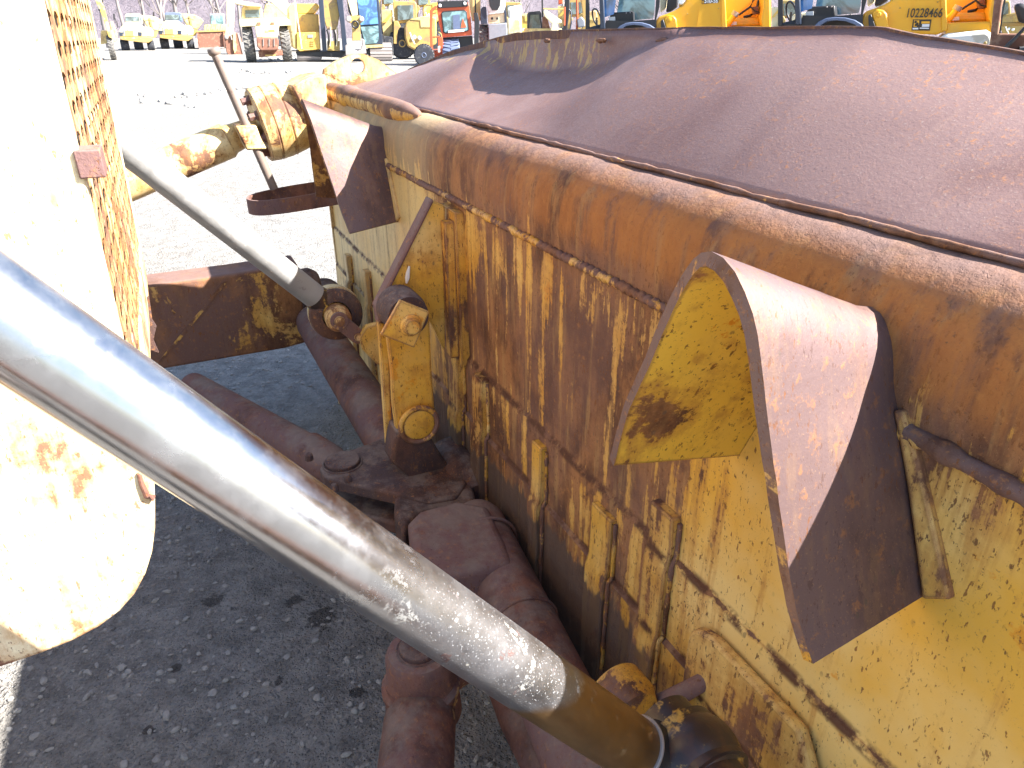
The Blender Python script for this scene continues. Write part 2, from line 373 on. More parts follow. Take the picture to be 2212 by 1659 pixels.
def m_ground():
    t = NT('gravel_yard')
    o = t.xyz()
    n1 = t.noise(.35, 6, .6); n2 = t.noise(9, 8, .72); n3 = t.noise(70, 5, .7)
    v1 = t.vor(38, out='Distance'); v2 = t.vor(95, out='Distance')
    c = t.mix(t.ss(n2, .35, .65), (.20,.193,.185), (.34,.328,.31))
    c = t.mix(t.math('MULTIPLY', t.ss(n3, .5, .7), .5), c, (.42,.41,.39))
    c = t.mix(t.math('MULTIPLY', t.ss(n1, .45, .65), .25), c, (.25,.21,.17))
    stain = t.ss(t.noise(7.5, 6, .72, t.map(loc=(2.3,.4,0)), .4), .635, .665)
    stain = t.math('MULTIPLY', stain, t.ss(t.noise(1.6, 2, .5, t.map(loc=(1,1,0))), .46, .56))
    for px, py, rr in ((465,1290,.10),(500,1310,.07),(690,1330,.16),(640,1290,.09),(770,1490,.06),(600,1470,.05),(380,1440,.05),(320,1575,.04)):
        g = gr(px, py); d = t.n.new('ShaderNodeVectorMath'); d.operation = 'DISTANCE'; t.l.new(t.tc, d.inputs[0]); d.inputs[1].default_value = (g.x, g.y, 0)
        e = t.math('ADD', t.math('MULTIPLY', d.outputs['Value'], 1/rr), t.math('MULTIPLY', n2, 1.6))
        stain = t.math('MAXIMUM', stain, t.ss(e, 1.25, 1.12))
    c = t.mix(t.math('MULTIPLY', stain, .7), c, (.045,.038,.035))
    h = t.math('ADD', t.math('MULTIPLY', t.ss(v1, 0, .5, 1, 0), .35), t.math('MULTIPLY', t.ss(v2, 0, .5, 1, 0), .25))
    h = t.math('ADD', h, t.math('MULTIPLY', n2, 1.0)); h = t.math('ADD', h, t.math('MULTIPLY', n3, .25))
    t.bump(h, 1.0, .035)
    return t.fin(c, .95, 0, .2)
MT['ground'] = m_ground()
MT['stone'] = plain('stone', (.33,.32,.305), .85, var=.4, sc_=8, dirt=(.24,.22,.21))
def m_hill():
    t = NT('wooded_hill'); n = t.noise(.05, 8, .7); n2 = t.noise(1, 6, .75, t.map((.5,.5,.12)))
    c = t.mix(n, (.16,.135,.16), (.27,.24,.27)); c = t.mix(t.math('MULTIPLY', t.ss(n2, .5, .7), .5), c, (.14,.11,.12))
    t.bump(n2, 1.0, 2.0)
    return t.fin(c, .95, 0, .1)
MT['hill'] = m_hill()
MT['bark'] = plain('pale_bark', (.20,.175,.17), .9, var=.3, sc_=1)

# ------------------------------------------------------------ setting
def ground():
    bm = BM()
    xs = sorted(set([-400,-250,-150,-90,-60,-40,-28,-20,-14,-10,-7,-5]+[-4+.1*i for i in range(71)]+[3.5,5,8,12,20,35,60,100,200,400]))
    ys = sorted(set([-60,-30,-15,-8,-4,-2,-1]+[-.5+.1*i for i in range(96)]+[9.5,10.5,12,14,16,18,20,22,24,26,28,30,33,36,40,45,50,56,62,70,80,90,110,140,180,260,400]))
    vs = [[bm.verts.new((x, y, .03*nz(x*.8,y*.8,1)+.010*nz(x*4,y*4,2)+(.06*nz(x*.15,y*.15,3) if abs(y)>8 else 0)-.015)) for x in xs] for y in ys]
    for j in range(len(ys)-1):
        for i in range(len(xs)-1):
            bm.faces.new((vs[j][i],vs[j][i+1],vs[j+1][i+1],vs[j+1][i]))
    tag(obj('ground', bm, MT['ground'], smooth=True, angle=180), 'pale gravel yard', None, kind='structure')
    bm = BM()
    for j in range(30):
        pass
    nx, ny = 50, 14
    vs = [[bm.verts.new((-420+840*i/nx, 175+20*j+10*nz(i*.2,j*.3), (j/ny)**1.1*105+(6*nz(i*.25,j*.4,5)+5*nz(i*.9,j*.9,7))*(j>0)-.5)) for i in range(nx+1)] for j in range(ny+1)]
    for j in range(ny):
        for i in range(nx): bm.faces.new((vs[j][i],vs[j][i+1],vs[j+1][i+1],vs[j+1][i]))
    tag(obj('hill', bm, MT['hill'], smooth=True, angle=180), 'lavender grey wooded hillside behind the yard', None, kind='structure')
ground()
def stones():
    rnd = random.Random(3)
    base = []
    for sub in (1, 2):
        bb = bmesh.new(); bmesh.ops.create_icosphere(bb, subdivisions=sub, radius=1)
        bb.verts.ensure_lookup_table(); bb.verts.index_update()
        base.append(([v.co.copy() for v in bb.verts], [tuple(v.index for v in f.verts) for f in bb.faces])); bb.free()
    V, Fc = [], []
    def stone(p, r, flat=1.0):
        vs, fs = base[0 if r < .007 else 1]; k = rnd.uniform(0, 100); n0 = len(V)
        m = Matrix.Translation(p) @ Matrix.Rotation(rnd.uniform(0,6.28),4,'Z') @ Matrix.Rotation(rnd.uniform(-.5,.5),4,'X') @ Matrix.Diagonal((r*rnd.uniform(.8,1.4), r*rnd.uniform(.6,1.1), r*rnd.uniform(.4,.8)*flat,1))
        for c in vs: V.append(m @ (c*(1+.38*nz(c.x*1.5+k, c.y*1.5, c.z*1.5))))
        for f in fs: Fc.append(tuple(i+n0 for i in f))
    def zg(x, y): return .03*nz(x*.8,y*.8,1)+.010*nz(x*4,y*4,2)-.015
    for i in range(22000):
        s = rnd.uniform(.6, 5.2); o = rnd.uniform(-.3, 3.0)
        if nz(s*1.4, o*1.4, 4) < rnd.uniform(-.6, .30): continue
        w = ORG+U*s+N*o; r = .0020+.0125*rnd.random()**5.5
        stone(Vector((w.x, w.y, zg(w.x,w.y)+r*.2)), r)
    for px, py, r in ((360,1545,.019),(470,860,.014),(505,838,.013),(570,795,.013),(625,835,.014),(300,1500,.010),(650,905,.010),(720,870,.009),(540,1220,.012),(600,1200,.010),(560,1330,.011),(420,1450,.009),(500,805,.010),(455,800,.010)):
        g = gr(px, py); stone(Vector((g.x, g.y, zg(g.x,g.y)+r*.3)), r)
    # rough clods added farther out in place of long shadows crossing the yard
    for (x0,y0),(x1,y1),n in (((310,218),(530,188),70),((500,186),(650,192),60),((520,152),(650,160),60),((560,128),(640,124),30),((300,205),(420,230),20)):
        for i in range(n):
            t = rnd.random(); g = gr(lerp(x0,x1,t)+rnd.uniform(-8,8), lerp(y0,y1,t)+rnd.uniform(-4,4)); r = rnd.uniform(.05,.16)
            stone(Vector((g.x, g.y, 0)), r)
    me = bpy.data.meshes.new('gravel'); me.from_pydata(V, [], Fc); me.materials.append(MT['stone'])
    o = bpy.data.objects.new('gravel', me); COL.objects.link(o)
    tag(o, 'loose pale stones scattered over the yard, with added clods in place of long shadows farther out', 'gravel', kind='stuff')
stones()

# ------------------------------------------------------------ the bulldozer
dozer = bpy.data.objects.new('bulldozer', None); COL.objects.link(dozer)
mw = Matrix((U, N, W)).transposed().to_4x4(); mw.translation = ORG
dozer.matrix_world = mw
tag(dozer, 'rusty yellow bulldozer with wide blade, chrome lift rods and perforated radiator guard in the foreground', 'bulldozer')
S0, S1 = -.55, 4.1
def arc(c, r, a0, a1, n): return [(c[0]+r*math.cos(R(lerp(a0,a1,i/n))), c[1]+r*math.sin(R(lerp(a0,a1,i/n)))) for i in range(n+1)]
def blade():
    # rear profile (off, z), from the bottom up, then down the curved front face
    rear = [(.030,.02),(.026,.40),(.023,.62),(.020,.915),(.010,.925),(.010,1.125),(.004,1.133),(0,1.14),(0,1.635)]
    rear += [(.004,1.70)]+arc((-.105,1.745), .105, 8, 92, 10)
    front = [(-.16,1.80),(-.22,1.6),(-.27,1.3),(-.30,1.0),(-.27,.6),(-.18,.3),(-.06,.1),(0,.02)]
    prof = rear+front
    ns = 190; bm = BM(); cols = []
    for i in range(ns+1):
        s = lerp(S0, S1, i/ns); row = []
        for k, (o, z) in enumerate(prof):
            d = 0
            if k < len(rear) and z > .1:
                d = .004*nz(s*2.2, z*2.2, 3)+.0015*nz(s*11, z*11, 5)
                if z > 1.68: d += .004*nz(s*3.1, z*3, 9)
            row.append(bm.verts.new((s, o+d, z+(d*.8 if z > 1.75 else 0))))
        cols.append(row)
    n = len(prof)
    for a, b in zip(cols, cols[1:]):
        for k in range(n): bm.faces.new((a[k], a[(k+1)%n], b[(k+1)%n], b[k]))
    bm.faces.new(cols[0]); bm.faces.new(cols[-1][::-1])
    bl = obj('blade', bm, MT['blade'], dozer, smooth=True, angle=38)
    # long weld bead under the top roll, rippled
    bm = BM()
    pts, rs = [], []
    s = -.5
    while s < 4.05:
        big = interp(s, [(.2,.010),(.50,.010),(.56,.010),(4,.011)])
        pts.append((s, .004+.002*nz(s*9), 1.640+.004*nz(s*3,1)+.0025*math.sin(s*260)))
        rs.append(big*(.85+.2*abs(math.sin(s*160))+.16*nz(s*30)))
        s += .0055
    path(bm, pts, rs, 8)
    obj('weld_bead', bm, MT['bead'], bl, smooth=True, angle=80)
    bm = BM(); pts = []; rs = []; s = -.5
    while s < .50:
        pts.append((s, .004+.003*nz(s*9), 1.640+.005*nz(s*5,1))); rs.append(.0125*(.9+.15*abs(math.sin(s*90))+.55*nz(s*26))); s += .006
    path(bm, pts, rs, 10); obj('weld_bead', bm, MT['hood_edge'], bl, smooth=True, angle=80, label='thick dark lumpy weld bead beside the near hood')
    # bead along the seam with the spill guard
    bm = BM(); pts = []; rs = []; s = -.5
    while s < 3.9:
        pts.append((s, -.098+.006*nz(s*4), 1.855+.004*nz(s*6,2))); rs.append(.0055*(1+.6*nz(s*25))); s += .02
    path(bm, pts, rs, 6); obj('weld_bead', bm, MT['hood_edge'], bl, smooth=True, angle=80, label='dark rough weld bead below the spill guard')
    # spill guard: flares forward, its top edge curled up into a lip
    bm = BM(); ns, nt = 150, 22; rows = []
    for i in range(ns+1):
        s = lerp(-.5, 4.06, i/ns)
        zt = interp(s, [(-.5,1.90),(.30,2.0),(.77,2.072),(.93,2.092),(1.02,2.107),(1.4,2.113),(2.2,2.113),(2.62,2.108),(3.3,2.033),(4.08,1.918)])+.003*nz(s*4,3)
        curl = interp(s, [(-.5,.02),(1.45,.02),(1.60,.04),(1.75,.12),(1.95,.32),(2.3,.45),(2.60,.45),(2.72,.30),(2.85,.09),(4,.06)])
        row = []
        for j in range(nt+1):
            t = j/nt; o0, z0 = -.105, 1.848; o1 = -.45
            zf = z0+(zt-z0)*(1-curl)
            kk = .985-.30*max(0,curl-.05)/.40
            if t < kk: q = t/kk; o = lerp(o0, o1+.02, q); z = lerp(z0, zf, lerp(q, 1-(1-q)**2, .24*min(1,max(0,(.2-curl)/.15))))
            else: q = (t-kk)/(1-kk); o = (o1+.02)-(.001+.018*max(0,curl-.1)/.35)*math.sin(q*math.pi/2); z = lerp(zf, zt, q)
            d = .006*nz(s*1.7, t*2, 5)*math.sin(math.pi*t)+.0022*nz(s*7,t*5,8)*(t > .8)
            row.append(bm.verts.new((s, o, z+d)))
        rows.append(row)
    for a, b in zip(rows, rows[1:]):
        for j in range(nt): bm.faces.new((a[j],a[j+1],b[j+1],b[j]))
    obj('spill_guard', bm, MT['purple'], bl, smooth=True, angle=50, solid=.014)
    # flat bar welded along the top edge
    bm = BM(); V = []; ns2 = 160
    for i in range(ns2+1):
        s = lerp(-.5, 3.9, i/ns2)
        zt = interp(s, [(-.5,1.90),(.30,2.0),(.77,2.072),(.93,2.092),(1.02,2.107),(1.4,2.113),(2.2,2.113),(2.62,2.108),(3.3,2.033),(4.08,1.918)])+.003*nz(s*4,3)
        z0, z1 = zt-.020, zt+.006+.0012*nz(s*14,2)
        o = -.422-.018*interp(s, [(1.5,0),(2,1),(2.6,1),(2.9,0)])+.0015*nz(s*9,6)
        V.append([bm.verts.new(p) for p in ((s,o,z0),(s,o,z1),(s,o-.012,z1),(s,o-.012,z0))])
    for a, b in zip(V, V[1:]):
        for k in range(4): bm.faces.new((a[k],a[(k+1)%4],b[(k+1)%4],b[k]))
    bm.faces.new(V[0]); bm.faces.new(V[-1][::-1])
    obj('edge_bar', bm, MT['bar'], bl, bevel=.0015, smooth=True)
    rnd = random.Random(11)
    for s0 in (1.18,1.45,1.62,1.95,.97,.80,2.3,1.30):
        bm = BM(); L = rnd.uniform(.03,.09); z0 = interp(s0, [(.77,2.058),(1.02,2.092),(1.4,2.098),(2.6,2.094)])
        path(bm, [(s0+L*t, -.414+.002*nz(t*4,s0), z0-.008+.002*nz(t*7,s0*3)) for t in (0,.2,.4,.6,.8,1)], [.002,.007,.005,.008,.005,.002], 6)
        obj('weld_bead', bm, MT['hood_edge'], bl, smooth=True, angle=80)
    # unseen forward wing added at the far end to shade the ground
    bm = BM(); prism(bm, [(4.10,-.28,.02),(4.42,-1.0,.02),(4.42,-1.0,1.42),(4.30,-.75,1.58),(4.10,-.30,1.62)], (.03,.012,0)); obj('shade_wing', bm, MT['hood_edge'], bl, bevel=.004, smooth=True)
    # welded bump on the guard's right corner
    bm = BM(); a = bp(1850,95,-.42); 
    path(bm, [bs_pt for bs_pt in (bp(1800,118,-.40)+Vector((0,0,.006)), bp(1835,100,-.42)+Vector((0,0,.008)), bp(1865,90,-.44)+Vector((0,0,.008)))], [.003,.006,.005], 7)
    obj('weld_scar', bm, MT['hood_edge'], bl, smooth=True, angle=80)
    # short round tube at the far end of the top roll
    bm = BM(); lathe(bm, (2.62,-.060,1.838), (1,0,.002), [(0,.01),(.06,.028),(.16,.040),(.30,.045),(1.0,.047),(1.02,.055),(1.10,.055),(1.11,.050),(1.44,.050)], 28)
    obj('top_tube', bm, MT['tube'], bl, smooth=True, angle=40)
    # stiffening ribs on the lower panel
    def rib(s0, s1, z0, z1, o=.030, bend=0):
        bm = BM(); n = 26
        L = []
        for i in range(n+1):
            z = lerp(z0, z1, i/n)
            base = interp(z, [(.0,.030),(.915,.020),(.93,.010),(1.12,.010),(1.14,0),(2,0)])
            w = .006*nz(z*9, s0*3); x = .004*nz(z*6, s0*5, 2)+bend*math.sin(z*9)
            L.append(((s0+x, base-.004, z),(s0+x, base+o+w, z),(s1+x, base+o+w, z),(s1+x, base-.004, z)))
        V = [[bm.verts.new(p) for p in q] for q in L]
        for a, b in zip(V, V[1:]):
            for k in range(4): bm.faces.new((a[k],a[(k+1)%4],b[(k+1)%4],b[k]))
        bm.faces.new(V[0][::-1]); bm.faces.new(V[-1])
        obj('stiffener_rib', bm, MT['rib'], bl, bevel=.004, smooth=True)
        bm = BM(); zz = z0; pts=[]; rs=[]
        while zz < z1-.01:
            base = interp(zz, [(.0,.030),(.915,.020),(.93,.010),(1.12,.010),(1.14,0),(2,0)])
            pts.append((s0-.004+.003*nz(zz*14,s0), base+.004, zz)); rs.append(.006+.003*nz(zz*33,s0)); zz += .008
        path(bm, pts, rs, 6); obj('weld_bead', bm, MT['bead'], bl, smooth=True, angle=80)
    rib(.910,.985,.35,1.235,.020); rib(1.118,1.205,.30,1.095,.015,.004); rib(1.465,1.52,.60,1.10,.022)
    rib(1.87,1.945,.35,1.13,.028,.006); rib(2.075,2.16,.35,1.235,.030); rib(2.49,2.57,.4,1.10,.026); rib(2.72,2.80,.4,1.10,.026)
    rib(3.30,3.36,.4,1.09,.028); rib(3.69,3.75,.4,1.07,.028)
    # rounded doubler low on the right
    bm = BM()
    pts = [(.80,.018,.80),(.80,.018,1.03)]+[(.75+.05*math.cos(a),.018,1.03+.05*math.sin(a)) for a in (.4,.8,1.2)]+[(.74,.018,1.085),(.52,.018,1.085),(.45,.018,.98),(.45,.018,.80)]
    prism(bm, pts, (0,.026,0)); obj('doubler_plate', bm, MT['rib'], bl, bevel=.008, seg=3, smooth=True)
    # end plates
    for s, lug in ((4.10, True), (-.57, False)):
        bm = BM()
        P = [(.012,0,),(.012,.83),(.018,1.54),(0,1.83),(-.034,1.95),(-.09,1.985),(-.19,2.022),(-.25,2.022),(-.33,1.99),(-.455,1.90),(-.40,1.5),(-.38,.9),(-.30,.4),(-.12,.0)]
        if lug:
            P = [(.10,0),(.10,.70),(.05,.80),(.012,.86),(.018,1.54)]+P[3:]
        c, rr = (-.214,1.963), .038
        # plate with a real lifting hole: ring of quads from hole to outline
        n = 48; ho = [(c[0]+rr*math.cos(2*math.pi*i/n), c[1]+rr*math.sin(2*math.pi*i/n)) for i in range(n)]
        def hit(a):
            d = (math.cos(a), math.sin(a)); best = None
            for (x0,y0),(x1,y1) in zip(P, P[1:]+P[:1]):
                ex, ey = x1-x0, y1-y0; den = d[0]*ey-d[1]*ex
                if abs(den) < 1e-9: continue
                tt = ((x0-c[0])*ey-(y0-c[1])*ex)/den; uu = ((x0-c[0])*d[1]-(y0-c[1])*d[0])/den
                if tt > 0 and -1e-6 <= uu <= 1+1e-6 and (best is None or tt < best): best = tt
            return (c[0]+d[0]*best, c[1]+d[1]*best)
        angs = sorted(set([round(2*math.pi*i/n,5) for i in range(n)]+[round(math.atan2(y-c[1],x-c[0])%(2*math.pi),5) for x,y in P]))
        T = .028
        def ring(f, x): return [bm.verts.new((x,)+f(a)) for a in angs]
        hf = lambda a: (c[0]+rr*math.cos(a), c[1]+rr*math.sin(a))
        a0, a1, b0, b1 = ring(hf, s), ring(hit, s), ring(hf, s+T), ring(hit, s+T)
        m = len(angs)
        for i in range(m):
            j = (i+1)%m
            for q in ((a0[i],a0[j],a1[j],a1[i]),(b0[i],b1[i],b1[j],b0[j]),(a0[i],b0[i],b0[j],a0[j]),(a1[i],a1[j],b1[j],b1[i])): bm.faces.new(q)
        obj('end_plate', bm, MT['tilt'], bl, smooth=True, angle=30)
    return bl
bl = blade()

# hose hoods: rim and root curves
def resample(pts, n):
    pts = [Vector(p) for p in pts]; L = [0]
    for a, b in zip(pts, pts[1:]): L.append(L[-1]+(b-a).length)
    out = []
    for i in range(n+1):
        t = L[-1]*i/n; k = max(j for j in range(len(L)) if L[j] <= t+1e-9); k = min(k, len(pts)-2)
        out.append(pts[k].lerp(pts[k+1], (t-L[k])/max(1e-9, L[k+1]-L[k])))
    return out
rimL = [(1317,990,.245),(1344,882,.252),(1392,774,.262),(1446,642,.275),(1488,564,.288),(1530,526,.30)]
rimR = [(1530,526,.30),(1572,543,.30),(1608,606,.295),(1632,678,.288),(1647,798,.275),(1662,930,.262),(1686,1110,.240),(1716,1302,.218),(1740,1410,.204),(1757,1434,.20)]
rootL = [Vector((.796,0,1.454)),Vector((.765,0,1.53)),Vector((.72,0,1.625)),Vector((.665,0,1.72)),Vector((.63,0,1.765)),Vector((.595,0,1.782))]
rootR = [Vector((.595,0,1.782)),Vector((.565,0,1.765)),Vector((.54,0,1.72))]+[bp(1932,860,0),bp(1960,985,0),bp(1985,1160,0),bp(2001,1284,0)]
def smooth_line(P, it=2):
    P = list(P)
    for _ in range(it):
        Q = [P[0]]
        for i in range(1, len(P)-1): Q.append(P[i-1]*.25+P[i]*.5+P[i+1]*.25)
        Q.append(P[-1]); P = Q
    return P
nL = 22
rimc = resample([bp(*p) for p in rimL], nL)[:-1]+resample([bp(*p) for p in rimR], nL)
rootc = resample(rootL, nL)[:-1]+resample(rootR, nL)
rimc, rootc = smooth_line(rimc, 3), smooth_line(rootc, 3)
def hood(ds):
    bm = BM(); m = 14; G = []
    for a, b in zip(rimc, rootc):
        row = []
        for j in range(m+1):
            p = b.lerp(a, j/m)
            if j == 0: p = Vector((p.x, -.004 if p.z < 1.68 else -.004-(p.z-1.68)*.2, p.z))
            row.append(p+Vector((ds, .0015*nz(p.x*30,p.z*30,j), .002*nz(p.x*25, p.z*25))))
        G.append(row)
    # outer skin and inner skin 14 mm apart, with their own paint
    nrm = []
    for i in range(len(G)):
        a = G[min(i+1,len(G)-1)][m]-G[max(i-1,0)][m]; b = G[i][m]-G[i][0]
        nrm.append(a.cross(b).normalized())
    sg = 1 if nrm[len(G)//2].z > 0 else -1
    T = .016
    out = [[bm.verts.new(p) for p in r] for r in G]
    inn = [[bm.verts.new(p-nrm[i]*sg*T) for p in r] for i, r in enumerate(G)]
    k = len(G)
    for i in range(k-1):
        for j in range(m):
            bm.faces.new((out[i][j],out[i][j+1],out[i+1][j+1],out[i+1][j])).material_index = 0
            bm.faces.new((inn[i][j],inn[i+1][j],inn[i+1][j+1],inn[i][j+1])).material_index = 1
        bm.faces.new((out[i][m],inn[i][m],inn[i+1][m],out[i+1][m])).material_index = 2
        bm.faces.new((out[i][0],out[i+1][0],inn[i+1][0],inn[i][0])).material_index = 2
    for i in (0, k-1):
        for j in range(m): bm.faces.new((out[i][j],inn[i][j],inn[i][j+1],out[i][j+1])).material_index = 2
    o = obj('hose_hood', bm, [MT['hood_out'], MT['hood_in2'] if ds else MT['hood_in'], MT['hood_edge']], dozer, smooth=True, angle=45)
    # welded flange along the near leg's root
    bm = BM()
    q = [p for p in rootc[nL+8:]]
    A = [Vector((p.x+ds-.004, 0, p.z)) for p in q]; B = [Vector((p.x+ds-.016-.020*(i/len(q)), 0, p.z+.004+.02*(i/len(q)))) for i, p in enumerate(q)]
    va = [[bm.verts.new(a+Vector((0,-.004,0))), bm.verts.new(a+Vector((0,.014,0))), bm.verts.new(b+Vector((0,.011,0))), bm.verts.new(b+Vector((0,-.004,0)))] for a, b in zip(A, B)]
    for x, y in zip(va, va[1:]):
        for k2 in range(4): bm.faces.new((x[k2],x[(k2+1)%4],y[(k2+1)%4],y[k2]))
    bm.faces.new(va[0]); bm.faces.new(va[-1][::-1])
    obj('hood_flange', bm, MT['rib'], o, bevel=.004, smooth=True)
    return o
hood(0)['label'] = 'large arched hood, peeling yellow inside'
hood(2.37)['label'] = 'farther arched hood near the blade end'

# ------------------------------------------------------------ centre tower
tw = bpy.data.objects.new('pivot_tower', None); COL.objects.link(tw); tw.parent = dozer
Sx = 2.12
def spoly(bm, px, s, T): prism(bm, [bs(x, y, s) for x, y in px], (T,0,0))
bm = BM(); spoly(bm, [(928,438),(937,434),(955,441),(962,446),(962,760),(935,704),(900,655),(838,715),(824,708),(815,664)], Sx, .03)
obj('gusset_plate', bm, MT['tower'], tw, bevel=.004, smooth=True)
bm = BM(); A = bs(930,434,Sx); B = bs(815,664,Sx); C_ = bs(824,712,Sx); 
prism(bm, [A+Vector((-.012,.0,.010)),A+Vector((-.012,-.008,0)),B+Vector((-.012,-.010,0)),C_+Vector((-.012,-.006,0)),C_+Vector((-.012,.006,0)),B+Vector((-.012,.006,.004))], (.055,0,0))
obj('gusset_rim', bm, MT['brace'], tw, bevel=.006, smooth=True)
bm = BM(); prism(bm, [(2.20,-.006,1.62),(2.06,-.006,1.615),(2.05,-.006,1.12),(2.10,-.006,1.03),(2.20,-.006,1.12)], (0,.034,0))
box(bm, (2.072,.026,1.13),(2.115,.058,1.585))
obj('gusset_flange', bm, MT['flange'], tw, bevel=.003, smooth=True)
bm = BM(); P0 = [bs(x,y,Sx-.004) for x,y in ((884,575),(881,590),(880,600),(878,612))]; path(bm, P0, [.003,.007,.008,.003], 6); obj('paint_drip', bm, MT['decal_white'], tw, smooth=True)
# link plates
bm = BM()
s = 2.02
L = [(838,737),(846,800),(850,880),(858,940),(872,955),(925,955),(941,930),(941,907),(934,820),(928,690),(905,670),(860,680),(838,700)]
spoly(bm, L, s, .03); obj('link_plate', bm, MT['tower'], tw, bevel=.005, smooth=True)
bm = BM(); spoly(bm, [(818,697),(838,705),(842,780),(845,880),(852,985),(838,985),(832,900),(824,780)], 2.10, .035); obj('link_plate', bm, MT['tower'], tw, bevel=.004, smooth=True)
bm = BM(); spoly(bm, [(852,955),(858,930),(930,945),(955,985),(1000,1050),(960,1062),(905,1050),(845,1000)], 2.0, .10); obj('tower_foot', bm, MT['cast'], tw, bevel=.012, smooth=True)
# pin boss, square cap, nut
c = bs(880,690,2.0)
bm = BM(); lathe(bm, (c.x+.10,c.y,c.z+.012), (-1,0,0), [(0,.070),(.08,.070),(.10,.064),(.115,.064)], 36); obj('pin_boss', bm, MT['cast'], tw, smooth=True)
cap = [(865,649),(928,674),(895,752),(823,724)]
bm = BM(); prism(bm, [bs(x,y,1.90) for x,y in cap], (.016,0,0)); obj('pin_cap', bm, MT['tower'], tw, bevel=.003, smooth=True)
c2 = bs(887,703,1.90)
bm = BM(); lathe(bm, (c2.x+.002,c2.y,c2.z), (-1,0,0), [(0,.036),(.006,.033),(.012,.026),(.020,.0255),(.024,.022)], 14, jit=.03); obj('cap_nut', bm, MT['tower'], tw, smooth=True)
c = bs(905,917,2.0)
bm = BM(); lathe(bm, (c.x+.12,c.y,c.z), (-1,0,0), [(0,.056),(.10,.056),(.112,.058),(.125,.053),(.128,.046),(.130,.01)], 30, jit=.02); obj('link_pin', bm, MT['tower'], tw, smooth=True)
bm = BM(); torus(bm, (c.x-.002,c.y,c.z), (1,0,0), .062,.009); obj('weld_bead', bm, MT['bead'], tw, smooth=True, angle=80)
# bracket plate that carries the lift-rod eye, one each side
def eye_bracket(ds, pts=None, mirror=False):
    bm = BM()
    P = [(.0,1.26),(.02,1.22),(.05,1.17),(.10,1.125),(.17,1.105),(.225,1.10),(.255,1.06),(.25,1.01),(.20,.94),(.10,.86),(0,.82)]
    prism(bm, [(ds,o-.004,z) for o, z in P], (.035,0,0)); return obj('eye_bracket', bm, MT['tower'], dozer, bevel=.004, smooth=True)
eye_bracket(2.56)

